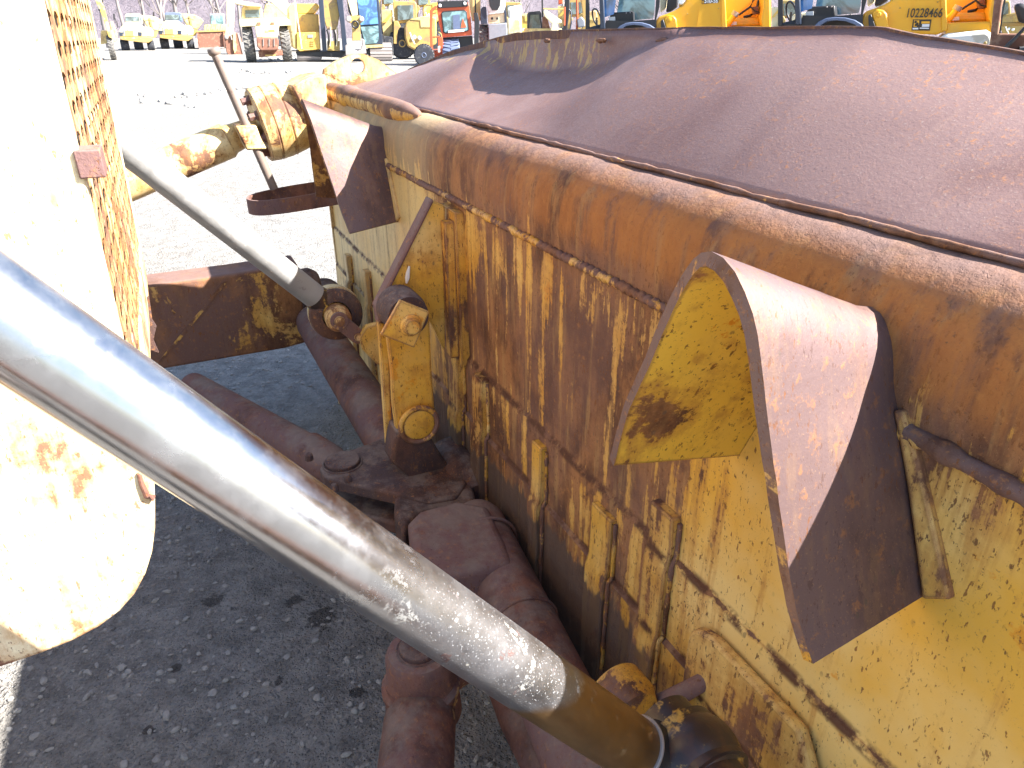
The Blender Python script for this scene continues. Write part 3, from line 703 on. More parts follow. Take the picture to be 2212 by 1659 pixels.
# ------------------------------------------------------------ lift cylinder rods
def bisect_dir(a, b): return (Vector(b)-Vector(a)).normalized()
def rod(e, top, r, mat, near):
    e, top = Vector(e), Vector(top); d = bisect_dir(e, top)
    L = (top-e).length+1.0
    bm = BM(); st = .085 if near else .10
    lathe(bm, e+d*st, d, [(0,r*.97),(.006,r),(.60 if near else .5,r),(L*.6,r),(L,r)], 64)
    o = obj('lift_cylinder_rod', bm, mat, dozer, smooth=True, angle=30)
    bm = BM()
    if near:
        lathe(bm, e+d*(st-.055), d, [(0,r*1.15),(.03,r*1.22),(.042,r*1.12),(.046,r*1.08),(.060,r*1.06),(.062,r*1.01)], 48)
        obj('rod_seal', bm, MT['seal'], o, smooth=True)
        bm = BM(); lathe(bm, e+d*(st+.004), d, [(0,r*1.08),(.004,r*1.10),(.006,r*1.07)], 48); obj('seal_ring', bm, MT['steelbg'], o, smooth=True)
        e2 = bp(1500,1645,.215)
        bm = BM()
        res = bmesh.ops.create_icosphere(bm, subdivisions=4, radius=.080)
        for v in res['verts']:
            v.co.x *= .85; v.co = v.co*(1+.05*nz(v.co.x*16,v.co.y*16,v.co.z*16)); v.co += e2
        lathe(bm, e2+Vector((-.085,0,0)), (1,0,0), [(0,.04),(.006,.054),(.04,.058),(.04,.070),(.13,.070),(.13,.054),(.17,.054)], 40)
        obj('rod_eye', bm, MT['oily'], o, smooth=True, angle=60)
        bm = BM(); path(bm, [bp(1395,1530,.10), bp(1450,1510,.085), bp(1505,1480,.05), bp(1548,1455,.015)], [.018,.020,.018,.015], 12)
        obj('torn_bracket', bm, MT['brace'], o, smooth=True, angle=80)
        bm = BM(); lathe(bm, bp(1365,1530,.16)+Vector((.06,0,0)), (-1,0,0), [(0,.06),(.05,.062),(.075,.05),(.08,.02)], 28); obj('grease_boss', bm, MT['bead'], o, smooth=True)
    else:
        bm = BM(); lathe(bm, e+d*.045, d, [(0,r*1.15),(.06,r*1.05),(.075,r*.98)], 32); obj('rod_neck', bm, MT['oily'], o, smooth=True)
        ax = (e-CLv(e)).normalized()
        ax = Vector((-1,.10,.12))
        bm = BM(); lathe(bm, e-Vector(ax).normalized()*.075, ax, [(0,.088),(.01,.102),(.05,.106),(.10,.106),(.105,.098)], 48); obj('rod_eye', bm, MT['bgpaleeye'], o, smooth=True)
        bm = BM(); lathe(bm, e+Vector(ax).normalized()*.028, ax, [(0,.100),(.012,.104),(.03,.098),(.045,.075),(.046,.056),(.02,.052)], 48, caps=False); obj('eye_flange', bm, MT['cast'], o, smooth=True)
        n_ = Vector(ax).normalized(); u_, v_, _ = frame_of(n_)
        for k in range(4):
            bm = BM(); q = e+n_*.036+(u_*math.cos(k*1.57+.5)+v_*math.sin(k*1.57+.5))*.085
            lathe(bm, q, ax, [(0,.010),(.016,.010)], 6)
            obj('flange_bolt', bm, MT['cast'], o)
        bm = BM(); lathe(bm, e+n_*.03, ax, [(0,.05),(.10,.05),(.112,.046),(.118,.03)], 32, jit=.01); obj('eye_pin', bm, MT['tilt'], o, smooth=True)
        # retainer plate and its two bolts
        q0 = e+n_*.15; dn = Vector((0,-.065,-.075))
        bm = BM()
        lathe(bm, q0, ax, [(0,.034),(.014,.034)], 20); lathe(bm, q0+dn, ax, [(0,.028),(.014,.028)], 20)
        sd = Vector((0,.022,-.02)); prism(bm, [q0+sd, q0-sd, q0+dn-sd, q0+dn+sd], n_*.014)
        obj('retainer_plate', bm, MT['brace'], o, bevel=.002, smooth=True)
        bm = BM(); lathe(bm, q0+n_*.014, ax, [(0,.020),(.012,.019)], 16); obj('retainer_bolt', bm, MT['tilt'], o, smooth=True)
        bm = BM(); lathe(bm, q0+n_*.014+dn, ax, [(0,.017),(.016,.014)], 16); obj('retainer_bolt', bm, MT['tilt'], o, smooth=True)
    return o
def CLv(e): return CL
def m_eye():
    return rusty('eye_casting', .40, paint=(.62,.52,.28), paint2=(.66,.56,.33), streak=.1, purp=.6, edge=.2)
MT['bgpaleeye'] = m_eye()
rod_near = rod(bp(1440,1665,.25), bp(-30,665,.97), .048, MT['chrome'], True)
rod_near['label'] = 'near thick chrome rod, weathered low down'
rod_far = rod((2.745,.30,1.112), (2.560,.97,1.870), .048, MT['chrome2'], False)
rod_far['label'] = 'far chrome rod seen beyond the radiator guard'

# ------------------------------------------------------------ push arms, braces, casting
def push_arm(s, sgn):
    z0, z1 = .655, 1.075; w = .10*sgn
    bm = BM()
    P = [(.30,z0+.01),(.42,z0-.005),(3.2,z0-.02),(3.2,z1-.03),(.62,z1),(.30,z1+.01)]
    prism(bm, [(s,o,z) for o, z in P], (w*2.0,0,0))
    a = obj('push_arm', bm, MT['beam'], dozer, bevel=.014, seg=3, smooth=True)
    bm = BM(); ss_ = s-.006*sgn
    prism(bm, [(ss_,.635,z1-.03),(ss_,.655,z1-.03),(ss_,1.02,z0+.03),(ss_,1.0,z0+.03)], (.02*sgn,0,0)); obj('weld_seam', bm, MT['bead'], a)
    bm = BM()
    prism(bm, [(s+.02*sgn,o,z) for o,z in [(.31,z1-.06),(.22,z1-.13),(.16,.93),(.12,.85),(.14,.72),(.22,.66),(.31,.68)]], (.16*sgn,0,0))
    cyl(bm, (s-.03*sgn,.16,.84), (s+.21*sgn,.16,.84), .10)
    lathe(bm, (s+.05*sgn,.30,.93), (0,-1,-.05), [(0,.11),(.05,.115),(.10,.09)], 24)
    obj('clevis', bm, MT['cast'], a, bevel=.02, seg=3, smooth=True)
    return a
push_arm(3.60, 1)
push_arm(.0, -1)
def brace(pts, rs, name='brace_tube'):
    bm = BM(); P = [Vector(p) for p in pts]; L = [0]
    for a, b in zip(P, P[1:]): L.append(L[-1]+(b-a).length)
    lathe(bm, P[0], P[-1]-P[0], [(l, r) for l, r in zip(L, rs)], 40)
    return obj(name, bm, MT['brace'], dozer, smooth=True, angle=30)
def along(a, b, ts): a, b = Vector(a), Vector(b); return [a.lerp(b, t) for t in ts]
b1 = brace(along((3.60,.27,.80),(2.20,.20,.66),(0,.03,.06,.9,1)), (.06,.085,.092,.095,.09))
b2 = brace(along((1.86,.10,.70),(-.1,.34,.70),(.05,.07,.20,.5,1)), (.075,.088,.090,.094,.094))
b3 = brace(along((2.28,.42,.66),(3.25,.88,.68),(0,.08,.20,.21,1)), (.05,.075,.080,.070,.066))
b4 = brace(along((1.32,.445,.55),(.30,.86,.60),(0,.06,.10,.4,1)), (.07,.085,.090,.088,.085))
# square clevis head of the near brace
bm = BM()
pts = [bz(x,y,.80) for x,y in ((880,1125),(905,1100),(985,1078),(1055,1088),(1092,1165),(1110,1215),(905,1250))]
prism(bm, pts, (0,0,-.20)); o = obj('brace_head', bm, MT['brace'], b2, bevel=.025, seg=4, smooth=True)
for k, t in enumerate((.12,.30)):
    bm = BM(); a = Vector((1.86,.10,.70)).lerp(Vector((-.1,.34,.70)), t); torus(bm, a, (-1.96,.24,0), .096-.004*k, .006)
    obj('weld_bead', bm, MT['brace'], b2, smooth=True, angle=80)
# centre casting
bm = BM()
top = [bz(x,y,.76) for x,y in ((690,1010),(706,988),(800,955),(850,935),(950,975),(1010,1040),(985,1075),(925,1085),(850,1065),(760,1045),(700,1030))]
prism(bm, top, (0,0,-.05)); ca = obj('centre_casting', bm, MT['cast'], dozer, bevel=.012, seg=3, smooth=True)
bm = BM(); top = [p+Vector((0,0,-.12)) for p in top]; prism(bm, top, (0,0,-.05)); obj('casting_lower_plate', bm, MT['cast'], ca, bevel=.012, seg=3, smooth=True)
bm = BM(); prism(bm, [bz(x,y,.75) for x,y in ((852,1066),(925,1048),(1020,1040),(1030,1085),(905,1100),(870,1150),(850,1100))], (0,0,-.20)); obj('casting_jaw', bm, MT['cast'], ca, bevel=.02, seg=3, smooth=True)
bm = BM(); lathe(bm, (2.14,.06,.70), (-1,0,-.1), [(0,.10),(.20,.10),(.26,.07)], 28); obj('casting_hub', bm, MT['cast'], ca, smooth=True)
def cast_pin(c, r, par, h=.012):
    bm = BM(); lathe(bm, c, (0,0,1), [(0,r),(h,r),(h+.003,r*.96),(h+.004,.004)], 36)
    torus(bm, Vector(c)+Vector((0,0,-.001)), (0,0,1), r+.006, .004)
    return obj('casting_pin', bm, MT['cast'], par, smooth=True)
cast_pin(bz(740,1000,.762), .060, ca)
bm = BM(); c = bz(905,1402,.715)
lathe(bm, (c.x,c.y,.50), (0,0,1), [(0,.10),(.12,.092),(.13,.086),(.195,.086),(.212,.078),(.215,.055)], 40); obj('knuckle', bm, MT['brace'], b4, smooth=True)
cast_pin((c.x,c.y,.713), .050, b4)
bm = BM(); lathe(bm, (c.x-.01,c.y+.005,.585), (0,0,1), [(0,.09),(.010,.100),(.024,.100),(.034,.090)], 40); obj('knuckle_ring', bm, MT['brace'], b4, smooth=True)
for p in ((668,985),(722,1052),(750,1030)):
    bm = BM(); q = bz(p[0],p[1],.775); lathe(bm, q-Vector((0,0,.015)), (0,0,1), [(0,.014),(.02,.013),(.026,.008)], 8, jit=.15)
    obj('casting_bolt', bm, MT['cast'], ca, smooth=True)
# lower cross link behind the near rod
brace(along((1.32,.445,.58),(1.55,.05,.50),(0,.3,.7,1)), (.07,.085,.085,.08))
brace(along((1.25,.22,.55),(.30,.20,.40),(0,.1,.9,1)), (.07,.08,.08,.08))

# ------------------------------------------------------------ tilt cylinder at the far end
tc_a, tc_b = Vector((3.95,1.9,1.16)), Vector((4.02,.36,1.685))
bm = BM(); d = bisect_dir(tc_a, tc_b); L = (tc_b-tc_a).length
lathe(bm, tc_a, d, [(0,.085),(L-.62,.085),(L-.15,.085),(L-.13,.070),(L-.05,.062),(L+.02,.062)], 36)
tcyl = obj('tilt_cylinder', bm, MT['tilt'], dozer, smooth=True)
bm = BM(); q = Vector((3.98,.35,1.70)); dd = Vector((.05,-1,.20)).normalized()
lathe(bm, q, dd, [(0,.06),(.0,.165),(.008,.175),(.055,.180),(.060,.176),(.066,.180),(.125,.178),(.132,.172),(.140,.176),(.20,.165),(.30,.14),(.36,.12)], 48)
obj('bolted_flange', bm, MT['tilt'], tcyl, smooth=True)
u_, v_, _ = frame_of(dd)
for k in range(8):
    bm = BM(); a = k*math.pi/4+.3; qq = q+(u_*math.cos(a)+v_*math.sin(a))*.135
    lathe(bm, qq+dd*.004, -dd, [(0,.026),(.012,.026),(.012,.018),(.045,.018)], 6); obj('flange_bolt', bm, MT['brace'], tcyl)
bm = BM()
prism(bm, [(3.80,.13,1.74),(3.80,.03,1.76),(3.80,.02,1.94),(3.80,.10,1.93),(3.80,.19,1.89)], (.28,0,0)); obj('mounting_block', bm, MT['tilt'], tcyl, bevel=.01, smooth=True)
bm = BM(); ra, rb = bs(460,105,3.86), bs(592,408,3.86); cyl(bm, ra, rb, .021, .021, 18)
lathe(bm, ra-(rb-ra).normalized()*.004, rb-ra, [(0,.022),(.004,.028),(.016,.030),(.026,.028),(.032,.022)], 22); obj('lock_pin_rod', bm, MT['handle'], tcyl, smooth=True)
bm = BM(); m0, m1 = bs(528,270,3.86), bs(552,322,3.86); dd2 = (m1-m0).normalized(); e = frame_of(dd2)
prism(bm, [m0+Vector((-.03,-.05,0)), m0+Vector((-.03,.045,0)), m0+Vector((.10,.045,0)), m0+Vector((.10,-.05,0))], (m1-m0)*1.0); obj('clamp_sleeve', bm, MT['tilt'], tcyl, bevel=.008, smooth=True)
# strap loop that catches the rod
loop = [(698,383),(640,390),(590,400),(560,418),(553,430),(560,436),(600,430),(650,416),(698,402)]
zc = 1.42
P = [Vector((3.95,.02,zc)),Vector((3.97,.25,zc-.02)),Vector((3.95,.40,zc-.035)),Vector((3.90,.46,zc-.04)),Vector((3.82,.475,zc-.04)),Vector((3.74,.44,zc-.04)),Vector((3.70,.30,zc-.03)),Vector((3.66,.02,zc))]
P = smooth_line(resample(P, 40), 4)
bm = BM(); V = []
for i, p in enumerate(P):
    t = (P[min(i+1,len(P)-1)]-P[max(i-1,0)]); nn = Vector((t.y,-t.x,0)).normalized()*.006
    V.append([bm.verts.new(p+nn), bm.verts.new(p-nn), bm.verts.new(p-nn+Vector((0,0,-.072))), bm.verts.new(p+nn+Vector((0,0,-.072)))])
for a, b in zip(V, V[1:]):
    for k in range(4): bm.faces.new((a[k],a[(k+1)%4],b[(k+1)%4],b[k]))
bm.faces.new(V[0]); bm.faces.new(V[-1][::-1])
obj('strap_loop', bm, MT['brace'], dozer, smooth=True, angle=40)

# ------------------------------------------------------------ radiator guard and nose
RS0, RS1 = 1.05, 2.17
def guard():
    prof = [(.893,2.75),(.897,2.20),(.900,1.9)]  # grille face handled apart
    side = [(.884,2.75),(.893,2.2),(.903,1.6),(.908,1.50),(.914,1.45),(.923,1.405),(.936,1.362),(.953,1.325),(.975,1.293),(1.002,1.268),(1.035,1.249),(1.075,1.236),(1.12,1.229),(1.30,1.215),(2.6,1.20),(2.6,2.75)]
    bm = BM(); ns = 16
    body = [(o+.02 if z > 1.6 else o, z) for o, z in side]
    for s0, s1 in ((RS0, RS0+.03), (RS1-.03, RS1)):
        prism(bm, [(s0,o,z) for o, z in side], (s1-s0,0,0))
    # wrap from grille bottom round the chin
    ch = [(o,z) for o, z in side[2:14]]
    inn = [(o+.02, z+.012) for o, z in ch][::-1]
    prism(bm, [(RS0+.03,o,z) for o, z in ch+inn], (RS1-RS0-.06,0,0))
    g = obj('radiator_guard', bm, MT['guardpaint'], dozer, bevel=.010, seg=3, smooth=True)
    # perforated grille plate with real holes
    bm = BM(); ds, dz = .080, .036; rr = 0
    z = 1.60
    n = 8
    while z < 2.72:
        s = RS0+.045+(ds/2 if rr % 2 else 0); 
        cells = []
        sa = RS0+.03
        def off(zz): return interp(zz, [(1.6,.903),(2.2,.893),(2.75,.884)])+.004
        def vt(x, zz): return bm.verts.new((x, off(zz)+.003*nz(x*5,zz*5,2), zz))
        while s+ds < RS1-.03:
            cx, cz = s+ds/2, z+dz/2
            hs, hz = ds*.36, dz*.34
            inner = [vt(cx+hs*math.cos(2*math.pi*i/n+.39), cz+hz*math.sin(2*math.pi*i/n+.39)) for i in range(n)]
            outer = []
            for i in range(n):
                a = 2*math.pi*i/n+.39; c_, s_ = math.cos(a), math.sin(a); k = 1/max(abs(c_), abs(s_))
                outer.append(vt(cx+ds/2*c_*k, cz+dz/2*s_*k))
            for i in range(n):
                j = (i+1)%n; bm.faces.new((outer[i],outer[j],inner[j],inner[i]))
            # square off the corners
            for sx, sz, i in ((1,1,0),(-1,1,2),(-1,-1,4),(1,-1,6)):
                j = (i+1)%n; bm.faces.new((outer[i], vt(cx+sx*ds/2, cz+sz*dz/2), outer[j]))
            s += ds
        first = RS0+.045+(ds/2 if rr % 2 else 0)
        for a, b in ((sa, first), (s, RS1-.03)):
            if b > a+.001: bm.faces.new((vt(a,z),vt(b,z),vt(b,z+dz),vt(a,z+dz)))
        z += dz; rr += 1
    obj('grille', bm, MT['grille'], g, solid=.0022)
    bm = BM(); box(bm, (RS0+.04,.96,1.30),(RS1-.04,1.02,2.7)); obj('radiator_core', bm, MT['black'], g)
    bm = BM(); p = bp(193,350,.885)
    p = bs(193,352,RS0); box(bm, (RS0-.006,.872,p.z-.018),(RS0+.05,.902,p.z+.016)); obj('hinge_block', bm, MT['brace'], g, bevel=.002, smooth=True)
    bm = BM()
    prism(bm, [bs(x,y,RS1-.25) for x, y in ((306,655),(322,640),(329,692),(338,706),(331,735),(343,762),(326,756),(314,722),(318,690))], (.012,.0,0))
    obj('torn_edge', bm, MT['cast'], g)
    bm = BM(); path(bm, [bs(300,1022,RS0-.003),bs(306,1045,RS0-.003),bs(318,1072,RS0-.003),bs(333,1076,RS0-.003)], [.003,.004,.005,.005], 8); obj('side_latch', bm, MT['brace'], g, smooth=True)
    # hood behind the guard
    bm = BM(); prism(bm, [(RS0+.05,2.6,1.25),(RS0+.05,2.6,2.35),(RS0+.12,2.6,2.5),(RS1-.12,2.6,2.5),(RS1-.05,2.6,2.35),(RS1-.05,2.6,1.25)], (0,2.0,0))
    obj('engine_hood', bm, MT['guardpaint'], dozer, bevel=.03, smooth=True)
    for s in (.15, 2.95):
        bm = BM(); pts = [(s,2.55,.45),(s,2.75,.12),(s,3.0,.0),(s,5.6,.0),(s,5.9,.2),(s,5.9,.8),(s,5.6,1.0),(s,3.0,.98),(s,2.62,.78)]
        prism(bm, pts, (.55,0,0)); tr = obj('track', bm, MT['steelbg'], dozer, bevel=.02, smooth=True)
        bm = BM()
        for k in range(22): box(bm, (s-.02,3.0+k*.12,.98),(s+.57,3.03+k*.12,1.04))
        obj('track_shoe', bm, MT['brace'], tr)
    bm = BM(); prism(bm, [(.70,2.6,.45),(.70,2.6,1.2),(2.9,2.6,1.2),(2.9,2.6,.45)], (0,3,0)); obj('chassis', bm, MT['cast'], dozer, bevel=.02, smooth=True)
guard()
# lift cylinder barrels the rods run into
bm = BM(); d = bisect_dir((.515,.245,1.105),(.762,.975,1.853))
p = Vector((.762,.975,1.853))+d*.35
lathe(bm, p, d, [(0,.055),(0,.085),(.08,.088),(.9,.088)], 36); obj('cylinder_barrel', bm, MT['guardpaint'], dozer, smooth=True)
bm = BM(); d = bisect_dir((2.745,.30,1.112),(2.560,.97,1.870)); p = Vector((2.56,.97,1.87))+d*.12
lathe(bm, p, d, [(0,.055),(0,.080),(.08,.085),(.9,.085)], 36); obj('cylinder_barrel', bm, MT['guardpaint'], dozer, smooth=True)

#BACKGROUND>>
# ------------------------------------------------------------ machines parked in the yard
K2 = lambda x, y: (350+x*.3617, y*.3617)
K3 = lambda x, y: (1000+x*.4521, y*.4521)
K4 = lambda x, y: (2000+x*.4521, y*.4521)
class Mach:
    def __init__(s, name, label, cat, K, cx, dist, group=None):
        s.K = K; x, y = K(cx, 100)
        r = ray(x*.553, y*.553); s.dir = Vector((r.x, r.y, 0)).normalized(); s.rt = Vector((s.dir.y, -s.dir.x, 0)); s.dist = dist
        p = s.dir*dist
        s.root = empty(name, label, cat, p, -math.atan2(s.dir.x, s.dir.y), group)
    def E(s, x, y, d=0.0):
        X, Y = s.K(x, y); r = ray(X*.553, Y*.553); t = (s.dist+d)/r.dot(s.dir); p = CAM+r*t
        return Vector((p.dot(s.rt), d, p.z))
    def P(s, name, pts, d0, d1, mat, parent=None, bevel=.0, label=None):
        bm = BM(); prism(bm, [s.E(x, y, d0) for x, y in pts], (0, d1-d0, 0))
        return obj(name, bm, MT[mat], parent or s.root, bevel=bevel, smooth=bool(bevel), label=label)
    def Q(s, name, x0, y0, x1, y1, d0, d1, mat, parent=None, bevel=.0):
        return s.P(name, [(x0,y0),(x1,y0),(x1,y1),(x0,y1)], d0, d1, mat, parent, bevel)
    def wheelF(s, x0, x1, y0, y1, d, mat='rubber', rim='bgyel', ground=True):
        """tyre seen from the front: axis across the view"""
        a, b = s.E(x0, y0, d), s.E(x1, y1, d); zb = b.z if b.z < .05 else -.01
        r = (a.z-zb)/2; c = Vector((0, d+r, zb+r)); w = b.x-a.x
        bm = BM(); lathe(bm, (a.x, c.y, c.z), (1,0,0), [(0,r*.55),(0,r*.86),(w*.12,r*.97),(w*.5,r),(w*.88,r*.97),(w,r*.86),(w,r*.55)], 40)
        n = 26
        for k in range(n):                      # chevron lugs
            for sg in (0, 1):
                an = 2*math.pi*(k+.5*sg)/n
                def q(xx, aa, rr): return Vector((a.x+xx, c.y+math.cos(aa)*rr, c.z+math.sin(aa)*rr))
                xa, xb = (w*.04, w*.52) if sg == 0 else (w*.48, w*.96)
                aa, ab = (an, an+.13) if sg == 0 else (an+.13, an)
                pts = [q(xa,aa,r*.99),q(xb,ab,r*.99),q(xb,ab+.09,r*.99),q(xa,aa+.09,r*.99)]
                up = (pts[0]+pts[2])/2-Vector(((pts[0]+pts[2]).x/2,c.y,c.z)); prism(bm, pts, up.normalized()*r*.045)
        t = obj('wheel', bm, MT[mat], s.root, smooth=True)
        bm = BM(); lathe(bm, (a.x+w*.1, c.y, c.z), (1,0,0), [(0,r*.2),(0,r*.56),(w*.8,r*.56),(w*.8,r*.2)], 24); obj('rim', bm, MT[rim], t, smooth=True)
    def wheelS(s, x, y, rpx, d, mat='tyre_dark', rim='grey', w=.5):
        c = s.E(x, y, d); r = abs(s.E(x+rpx, y, d).x-c.x)
        if c.z-r > .05: r = max(r, .5*c.z); c.z = r-.01
        bm = BM(); lathe(bm, c, (0,1,0), [(0,r*.5),(0,r*.9),(w*.15,r),(w*.85,r),(w,r*.9),(w,r*.5)], 40)
        for k in range(24):
            an = 2*math.pi*k/24; p0 = c+Vector((math.cos(an)*r*.99, 0, math.sin(an)*r*.99)); p1 = c+Vector((math.cos(an+.1)*r*.99, 0, math.sin(an+.1)*r*.99))
            prism(bm, [p0, p1, p1+(p1-c)*.04, p0+(p0-c)*.04], (0, w, 0))
        t = obj('wheel', bm, MT[mat], s.root, smooth=True)
        bm = BM(); lathe(bm, c+Vector((0,-.02,0)), (0,1,0), [(.06,r*.12),(.0,r*.2),(.10,r*.42),(.03,r*.54),(.2,r*.54)], 28); obj('rim', bm, MT[rim], t, smooth=True)
    def L(s, name, pts, rpx, d, mat, parent=None):
        P = [s.E(x, y, d) for x, y in pts]; r = abs(s.E(pts[0][0]+rpx, pts[0][1], d).x-P[0].x)
        bm = BM(); path(bm, P, r, 8); return obj(name, bm, MT[mat], parent or s.root, smooth=True, angle=60)
    def disc(s, name, x, y, rpx, d, th, mat, parent=None):
        c = s.E(x, y, d); r = abs(s.E(x+rpx, y, d).x-c.x); bm = BM(); lathe(bm, c, (0,-1,0), [(0,r),(th*.7,r),(th,r*.7),(th,.001)], 20); return obj(name, bm, MT[mat], parent or s.root, smooth=True)
def gdist(xs, ys):
    g = gr(xs*.553, ys*.553); return math.hypot(g.x, g.y)

def truck(ox, oy, cab, label):
    K = lambda x, y: K2(x+ox, y+oy)
    X, Y = K(470, 545); m = Mach('dump_truck', label, 'dump truck', K, 470, gdist(X, Y), 'dump trucks parked side by side at the back')
    b = m.P('cab', [(383,165),(398,150),(540,150),(570,172),(578,258),(385,258)], .6, 2.4, cab, bevel=.06)
    m.P('windscreen', [(392,176),(534,176),(540,228),(390,228)], .54, .66, 'glass', b)
    m.P('side_window', [(546,180),(565,188),(570,240),(550,236)], .55, .7, 'glassteal', b)
    h = m.P('bonnet', [(395,240),(520,240),(596,296),(622,350),(628,396),(318,396),(312,335),(345,285)], 0, 1.6, 'bgcream', bevel=.10)
    g = m.P('radiator_grille', [(358,310),(482,310),(496,392),(372,392)], -.06, .1, 'grey', h, bevel=.03)
    m.P('grille_mesh', [(385,332),(470,332),(476,388),(390,388)], -.10, .0, 'bgtan', g)
    m.disc('badge', 424, 320, 14, -.1, .03, 'white', g)
    for x in (316, 520): m.P('headlight', [(x,345),(x+46,348),(x+44,390),(x+6,388)], -.05, .1, 'darkblue', h, bevel=.02)
    m.P('bumper', [(330,396),(650,398),(695,420),(640,462),(580,462),(330,428)], -.35, .5, 'bgtan', bevel=.05)
    m.P('bumper_step', [(365,396),(560,400),(555,422),(372,418)], -.38, -.3, 'bgyel')
    m.P('fender', [(600,285),(670,300),(694,345),(690,400),(626,400)], .2, 1.8, 'bgcream', bevel=.08)
    m.wheelF(322, 440, 430, 545, .3, 'tyre_dark'); m.wheelF(612, 712, 440, 545, .4, 'tyre_dark'); m.wheelF(470, 590, 450, 540, 4.5, 'tyre_dark')
    bd = m.P('dump_body', [(560,165),(620,165),(710,180),(790,225),(800,250),(742,335),(640,310),(600,250)], 2.6, 7.5, 'bgpale', bevel=.05)
    m.P('body_rib', [(640,195),(655,195),(690,330),(672,330)], 2.5, 2.7, 'bgtan', bd)
    m.P('chassis', [(640,340),(740,335),(720,400),(650,420)], 2.0, 7, 'bgtan')
    for x in (262,): 
        mm = m.P('mirror', [(x-8,148),(x+10,148),(x+12,210),(x-4,212)], .3, .42, 'black', bevel=.02); m.L('mirror_arm', [(x+6,205),(x+30,270),(x+60,290)], 3, .4, 'black', mm)
    m.L('handrail', [(590,290),(590,230),(640,215),(700,235)], 3, 1.2, 'black')
truck(0, 0, 'bgcream', 'cream articulated dump truck with pale cab roof, nearest the radiator guard')
truck(428, -18, 'bluegrey', 'cream articulated dump truck with dark blue cab, beside the rusty bucket')

m = Mach('wheel_loader', 'pale yellow loader half hidden behind the perforated guard, its boom raised', 'loader', K2, 230, gdist(437, 235))
m.P('boom', [(60,0),(120,0),(160,80),(215,300),(250,420),(205,400),(140,180)], .2, .7, 'bgyel', bevel=.03)
m.disc('boom_pin', 105, 108, 14, .18, .08, 'black')
m.P('bonnet', [(215,235),(250,228),(290,330),(310,430),(290,440),(240,400)], 1.0, 3.0, 'bgpale', bevel=.05)
m.wheelF(170, 300, 380, 648, .2, 'rubber'); m.P('chassis', [(120,330),(250,330),(290,450),(120,480)], .8, 4, 'bgpale', bevel=.04)
m.L('work_lamp_post', [(300,300),(300,250),(270,190)], 4, 1.2, 'black')

m = Mach('wheel_loader', 'wheel loader with pale blue cab glass and a wide rusty bucket lowered in front', 'loader', K2, 1310, gdist(824, 191))
c = m.P('cab', [(1296,148),(1455,146),(1462,270),(1300,272)], 2.4, 4.2, 'grey', bevel=.05)
m.P('windscreen', [(1312,165),(1440,163),(1446,258),(1316,260)], 2.32, 2.5, 'glassteal', c)
b = m.P('bucket', [(1155,340),(1466,330),(1462,352),(1452,505),(1440,520),(1185,528),(1170,400)], .0, 1.0, 'rustbg', bevel=.05)
m.P('cutting_edge', [(1182,518),(1448,508),(1460,520),(1180,530)], -.35, .1, 'steelbg', b)
m.P('bucket_lip', [(1150,334),(1466,324),(1468,338),(1153,348)], -.12, .2, 'bgtan', b)
for x in (1160, 1440): m.P('bucket_side', [(x,345),(x+14,345),(x+18,518),(x+12,518)], -.3, .1, 'rustbg', b)
m.P('body', [(1240,268),(1480,262),(1490,400),(1230,400)], 1.6, 6, 'bgpale', bevel=.06)
for x in (1265, 1310, 1360, 1410): m.L('lift_arm', [(x,330),(x+8,290),(x+14,265)], 7, 1.2, 'bgpale')
m.wheelF(1195, 1275, 360, 525, 1.6, 'rubber'); m.wheelF(1400, 1480, 355, 520, 1.6, 'rubber')

m = Mach('excavator', 'cream excavator stick hanging straight down to a rusty bucket beside the big tyres', 'excavator', K2, 1530, gdist(912, 212))
m.P('stick', [(1480,-160),(1570,-160),(1562,200),(1556,345),(1530,395),(1486,400),(1478,200)], .1, .65, 'bgcream', bevel=.04)
m.P('boom', [(1480,-160),(1570,-160),(2100,-60),(2200,150),(2120,170),(1960,20),(1560,-80)], .1, .7, 'bgcream', bevel=.04)
b = m.P('bucket', [(1448,378),(1500,392),(1600,352),(1640,420),(1668,600),(1640,612),(1500,600),(1476,560)], 0, 1.1, 'rustbg', bevel=.05)
m.P('bucket_side', [(1596,360),(1612,356),(1680,610),(1662,612)], -.06, .02, 'steelbg', b)
m.P('link', [(1546,350),(1572,348),(1590,540),(1566,580),(1550,520)], -.2, 0, 'bgpale', bevel=.02)
m.L('bucket_cylinder', [(1500,200),(1512,340),(1535,430)], 8, -.15, 'steelbg')
m.disc('pin', 1478, 402, 22, -.02, .1, 'steelbg')
m.P('house', [(1900,40),(2300,40),(2300,330),(1900,330)], 7.5, 11, 'bgpale', bevel=.1); m.P('crawler', [(1850,400),(2350,400),(2350,500),(1850,500)], 7.5, 12, 'tyre_dark', bevel=.1)

m = Mach('motor_scraper', 'cream earthmover seen head on between two huge lugged tyres', 'scraper', K2, 1900, gdist(1040, 244))
c = m.P('cab', [(1640,90),(1690,28),(1830,40),(1862,100),(1878,205),(1640,205)], 1.6, 3.4, 'bgpale', bevel=.06)
m.P('windscreen', [(1680,112),(1836,106),(1842,190),(1684,192)], 1.5, 1.65, 'glass', c)
m.P('roof', [(1560,0),(1700,18),(1850,50),(1860,72),(1700,66),(1570,40)], 1.2, 3.4, 'bgcream', c, bevel=.04)
f = m.P('fender', [(1612,205),(2120,192),(2160,215),(2180,275),(2040,282),(2030,300),(1800,300),(1790,285),(1620,292)], .3, 2.2, 'bgcream', bevel=.08)
for x in (1812, 1960):
    l = m.Q('lamp_box', x, 236, x+38, 272, .2, .4, 'bgpale', f, bevel=.02); m.Q('lamp', x+7, 243, x+31, 266, .16, .3, 'rustbg', l)
